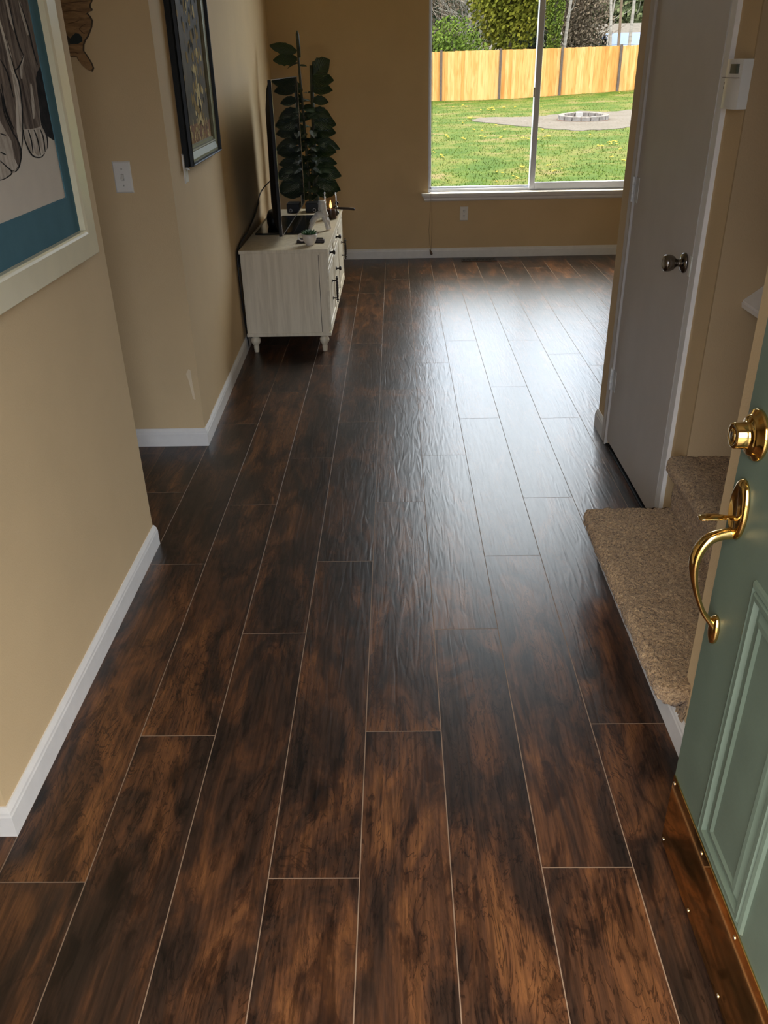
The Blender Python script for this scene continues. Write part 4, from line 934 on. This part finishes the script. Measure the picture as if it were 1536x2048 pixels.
def crown(bm, rnd, c, rad, n, s):
    for i in range(n):
        while True:
            q = V3((rnd.uniform(-1, 1), rnd.uniform(-1, 1), rnd.uniform(-1, 1)))
            if .25 < q.length < 1: break
        p = V3((c[0] + q.x * rad[0], c[1] + q.y * rad[1], c[2] + q.z * rad[2])); a = V3((rnd.gauss(0, 1), rnd.gauss(0, 1), rnd.gauss(0, 1))).normalized(); b_ = a.orthogonal().normalized(); k_ = s * rnd.uniform(.6, 1.3)
        c_ = a.cross(b_)
        bm.faces.new([bm.verts.new(p + b_ * k_), bm.verts.new(p + c_ * k_ * .6), bm.verts.new(p - b_ * k_), bm.verts.new(p - c_ * k_ * .6)])
def twigs(bm, rnd, base, h, spread, n, r=.02, lf=1.0):
    for i in range(n):
        a = rnd.uniform(0, 2 * PI); z0 = rnd.uniform(.05, .75) * h; L_ = rnd.uniform(.25, .6) * h * lf; d = V3((math.cos(a) * spread, math.sin(a) * spread, rnd.uniform(.3, 1.1))).normalized()
        p = V3(base) + V3((rnd.uniform(-.2, .2), rnd.uniform(-.2, .2), z0)); pts = [p]
        for k_ in range(4): d = (d + V3((rnd.uniform(-.35, .35), rnd.uniform(-.35, .35), rnd.uniform(-.2, .2)))).normalized(); p = p + d * L_ / 4; pts.append(p)
        sweep(bm, pts, [r, r * .8, r * .6, r * .4, r * .15], 4, caps=False)
def tree(name, label, px, Y, h, crowns, fm, n, s, trunk_r=.18, bark=M_BARK, tw=0, group=None, seed=1, lean=0, crown_name='crown', twig_r=.02, lf=1.0):
    p = on_y(px, 150, Y); z = gz(p.x, 45) - .1; rnd = random.Random(seed); t = thing(name, label, 'tree', (p.x, Y, z), group=group)
    bm = bmesh.new(); sweep(bm, [(0, 0, 0), (lean * .3, 0, h * .35), (lean * .7, 0, h * .7), (lean, 0, h)], [trunk_r, trunk_r * .8, trunk_r * .6, trunk_r * .25], 10)
    if tw: twigs(bm, rnd, (0, 0, h * .1), h, .8, tw, twig_r, lf)
    finish(bm, 'trunk', bark, t)
    if crowns:
        bm = bmesh.new(); tot = sum(c[3] * c[4] * c[5] for c in crowns)
        for c in crowns: crown(bm, rnd, c[:3], c[3:6], int(n * c[3] * c[4] * c[5] / tot), s)
        finish(bm, crown_name, fm, t)
    return t
tree('leafy_tree', 'big yellow green leafy tree rising behind the fence', 1016, 46, 7.6, [(0, 0, 5.2, 1.75, 1.6, 2.6), (-.9, 0, 4.0, 1.2, 1.2, 1.6), (.9, 0, 3.8, 1.1, 1.2, 1.5), (.2, -.3, 2.7, 1.0, 1.0, 1.1), (-.5, 0, 2.5, .9, .9, .9)], F_YG, 9000, .11, .14, seed=3)
tree('green_shrub', 'light green rounded bush behind the left end of the fence', 905, 44.5, 2.7, [(0, 0, 1.9, 1.45, 1.0, 1.5), (-.8, 0, 1.6, .9, .8, 1.1), (.9, 0, 1.5, .9, .8, 1.0)], F_LG, 5200, .075, .07, seed=4)
tree('bare_tree', 'leafless brown tree tangled with branches behind the light bush', 938, 50, 8.5, [(0, 0, 5, 2.0, 1.5, 4.0)], F_BR, 1600, .06, .16, M_BIR, tw=170, seed=5, crown_name='twigs')
tree('bare_tree', 'leafless brown tree near the left window edge', 885, 52, 9.0, [(0, 0, 5.5, 1.5, 1.5, 4.5)], F_BR, 1500, .06, .10, M_BARK, tw=120, seed=6, crown_name='twigs')
tree('evergreen_tree', 'dark evergreen tree at the left window edge', 868, 55, 10, [(0, 0, 5.5, 1.2, 1.4, 4.8), (.5, 0, 3, 1.5, 1.5, 2.4)], F_DG, 6500, .11, .2, seed=7)
tree('evergreen_tree', 'dark evergreen tree just left of the window mullion', 1066, 53, 10, [(0, 0, 5.5, 1.5, 1.5, 4.8), (-.7, 0, 3.4, 1.2, 1.4, 2.2)], F_DG, 8000, .11, .2, seed=8)
tree('evergreen_tree', 'dark evergreen low bush behind the ivy trunk', 1136, 52, 3.6, [(0, 0, 2.2, 1.4, 1.0, 1.5), (1.0, 0, 1.7, .9, .8, 1.0)], F_DG, 3200, .10, .1, seed=9)
tree('ivy_tree', 'straight trunk wrapped in bright green ivy', 1103, 43, 9, [(0, 0, z_, .33 + .05 * (i % 3), .33, .55) for i, z_ in enumerate([.4, 1.0, 1.6, 2.2, 2.8, 3.4, 4.0, 4.6, 5.2, 5.8, 6.4, 7.0])], F_IV, 9000, .06, .13, M_BARK, seed=10, crown_name='ivy')
tree('bare_tree', 'grey branching trunks immediately right of the ivy tree', 1120, 44, 7, [], F_BR, 0, .1, .09, M_BIR, tw=9, seed=11, lean=.5, twig_r=.04, lf=.45)
tree('willow_tree', 'hazy brown bare tree beside the grey roof', 1150, 50, 8.5, [(0, 0, 4.6, 1.6, 1.4, 3.6), (.5, 0, 3.0, 1.3, 1.2, 2.2), (-.3, 0, 2.2, 1.2, 1, 1.6)], F_BR, 9000, .075, .14, M_BRK2, tw=120, seed=12, crown_name='twigs')
for px_, lab, r_, ln, bk in ((1203, 'thin leaning pale birch nearest the grey gable roof', .045, .7, M_BIR), (1221, 'pale birch trunk just right of the gable roof', .075, -.75, M_BIR), (1233, 'brown slender trunk between two pale birches', .07, -.25, M_BRK2), (1252, 'pale birch trunk in front of the blue roof', .085, .05, M_BIR)):
    tree('birch_tree', lab, px_, 42.5, 8, [], None, 0, 0, r_, bk, tw=2, seed=int(px_), lean=ln, twig_r=.018, lf=.3, group='slim trunks in front of the far houses')
for i, (px_, Y_, hh) in enumerate([(900, 66, 9), (960, 70, 10), (1015, 68, 10), (1075, 72, 11), (1130, 70, 10), (1175, 68, 10), (1215, 74, 11), (1255, 70, 10), (1300, 72, 11), (1345, 70, 11), (840, 70, 10), (780, 72, 11), (1400, 72, 11)]):
    tree('background_tree', 'hazy mossy green tree in the wooded hillside behind the houses', px_, Y_, hh, [(0, 0, hh * .5, 3.0, 2.0, hh * .5), (1.2, 0, hh * .35, 2.2, 2, hh * .3)], F_MG, 5200, .24, .2, seed=40 + i, group='background trees on the wooded hillside')
# wooded hillside
bm = bmesh.new(); rows = []
for j in range(14):
    row = []
    for i in range(50):
        x = -40 + 110 * i / 49; y = 70 + j * 2.2; row.append(bm.verts.new((x, y, -.5 + j * .95 + .9 * mnoise.noise(V3((x * .25, y * .2, 0))))))
    rows.append(row)
for A, B in zip(rows, rows[1:]):
    for i in range(49): bm.faces.new((A[i], A[i + 1], B[i + 1], B[i]))
S(finish(bm, 'hill', foliage_mat('hillside', (.050, .058, .030), (.095, .092, .055), .5)), 'wooded hillside behind the houses', 'hill')
# houses
M_RG = mat('grey_shingles', (.085, .078, .072), .9, var=.15, scale=6); M_SID = mat('brown_siding', (.055, .038, .028), .8, var=.3, scale=6); M_GRW = mat('grey_siding', (.12, .125, .13), .8); M_WHT = mat('white_siding', (.20, .21, .22), .8)
def gable(name, label, px, Y, w_, d_, zw, zr, wallm, roofm, over=.25, ridge='x'):
    p = on_y(px, 80, Y); z0 = 0.0; t = thing(name, label, 'house', (p.x, Y, 0))
    bm = bmesh.new(); hw, hd = w_ / 2, d_ / 2
    if ridge == 'x':
        prism(bm, [V3((-hw, -hd, z0)), V3((-hw, -hd, zw)), V3((-hw, 0, zr)), V3((-hw, hd, zw)), V3((-hw, hd, z0))], V3((w_, 0, 0)))
    else: prism(bm, [V3((-hw, -hd, z0)), V3((-hw, -hd, zw)), V3((0, -hd, zr)), V3((hw, -hd, zw)), V3((hw, -hd, z0))], V3((0, d_, 0)))
    finish(bm, 'wall', wallm, t); bm = bmesh.new(); k_ = .12
    if ridge == 'x':
        sl = (zr - zw) / hd
        for s in (-1, 1): prism(bm, [V3((-hw - over, s * (hd + over), zw - over * sl)), V3((-hw - over, 0, zr)), V3((-hw - over, 0, zr + k_)), V3((-hw - over, s * (hd + over), zw - over * sl + k_))], V3((w_ + 2 * over, 0, 0)))
    else:
        sl = (zr - zw) / hw
        for s in (-1, 1): prism(bm, [V3((s * (hw + over), -hd - over, zw - over * sl)), V3((0, -hd - over, zr)), V3((0, -hd - over, zr + k_)), V3((s * (hw + over), -hd - over, zw - over * sl + k_))], V3((0, d_ + 2 * over, 0)))
    finish(bm, 'roof', roofm, t); return t
h1 = gable('house', 'long house with weathered grey roof behind the birches', 1232, 60, 4.6, 3.0, 2.62, 3.30, M_SID, M_RG)
Box('fascia', (-2.5, 2.5, -1.80, -1.72, 2.42, 2.56), mat('ochre_fascia', (.19, .135, .055), .7), h1)
h2 = gable('shed', 'small brown shed with grey gable roof above the fence', 1201, 54, 1.5, 2.0, 1.9, 2.62, M_SID, M_RG, ridge='x')
Box('window', (-.6, .6, -1.03, -1.0, 1.75, 1.88), M_GRW, h2)
h3 = gable('pavilion', 'grey building with bright blue metal roof', 1256, 52, 2.1, 2.4, 2.12, 2.60, M_GRW, mat('blue_metal_roof', (.085, .12, .21), .6, metal=.0), ridge='x')
Box('gutter', (-1.4, 1.4, -1.55, -1.45, 1.98, 2.12), mat('white_gutter', (.28, .30, .31), .5), h3)
h4 = gable('house', 'white house glimpsed under the yellow green tree', 1030, 62, 1.6, 2, 2.3, 2.9, M_WHT, M_RG, ridge='y')
h5 = gable('house', 'low grey roofed house between the light bush and leafy tree', 966, 60, 1.7, 2, 1.75, 2.35, M_GRW, M_RG)
h6 = gable('house', 'white walled house at the far left edge above the fence', 862, 62, 1.2, 2, 2.1, 2.5, M_WHT, M_RG)
p = on_y(1064, 90, 56); t = thing('deck', 'grey wooden deck railing left of the window mullion', 'deck', (p.x, 56, 0))
Box('platform', (-.9, .9, 0, .3, .2, 2.15), mat('deck_grey', (.10, .092, .086), .8), t); Box('rail', (-.9, .9, 0, .05, 2.42, 2.50), MATS['deck_grey'], t)
for i in range(9): Box('baluster', (-.88 + i * .21, -.83 + i * .21, 0, .05, 2.15, 2.42), MATS['deck_grey'], t)
Box('blue_tarp', (-.1, .8, -.05, 0, 1.90, 2.02), mat('tarp_blue', (.03, .16, .24), .6), t)
# ground in front of the entry
S(Box('porch', (-6, 6, -9, .10, -.30, -.02), mat('porch_concrete', (.20, .19, .17), .9)), 'concrete porch outside the entry door', 'porch')

for n_ in ('grey_shingles', 'brown_siding', 'grey_siding', 'white_siding', 'ochre_fascia', 'blue_metal_roof', 'white_gutter', 'deck_grey', 'grey_bark', 'pale_birch_bark', 'brown_bark', 'pale_gravel', 'concrete_block', 'concrete_block_pink', 'weathered_post', 'drawing_paper', 'teal_mat', 'charcoal_fur', 'charcoal_dark', 'charcoal_light'):
    MATS[n_].node_tree.nodes['Principled BSDF'].inputs['Specular IOR Level'].default_value = .08
bm = bmesh.new(); prism(bm, [on_y(x, y, 3.4299) for x, y in ((377, 738), (381, 741), (385, 768), (391, 800), (386, 797), (381, 776), (377, 760), (372, 748))], Vector((0, -.0006, 0)))
finish(bm, 'paint_scrape', mat('bare_plaster', (.74, .60, .40), .8), bpy.data.objects['wall_hall'])

for n_ in ('pale_gravel', 'concrete_block', 'concrete_block_pink', 'pale_block', 'cedar_boards', 'weathered_post', 'yellow_green_leaves', 'light_green_leaves', 'bare_twigs', 'ivy_leaves', 'grey_shingles', 'grey_siding', 'white_siding', 'blue_metal_roof', 'white_gutter', 'pale_birch_bark', 'dandelion_yellow'):
    nt = MATS[n_].node_tree
    for n in nt.nodes:
        if n.type == 'VALTORGB' and max(max(e.color[:3]) for e in n.color_ramp.elements) < .7:
            for e in n.color_ramp.elements: e.color = tuple(c * .88 for c in e.color[:3]) + (1,)
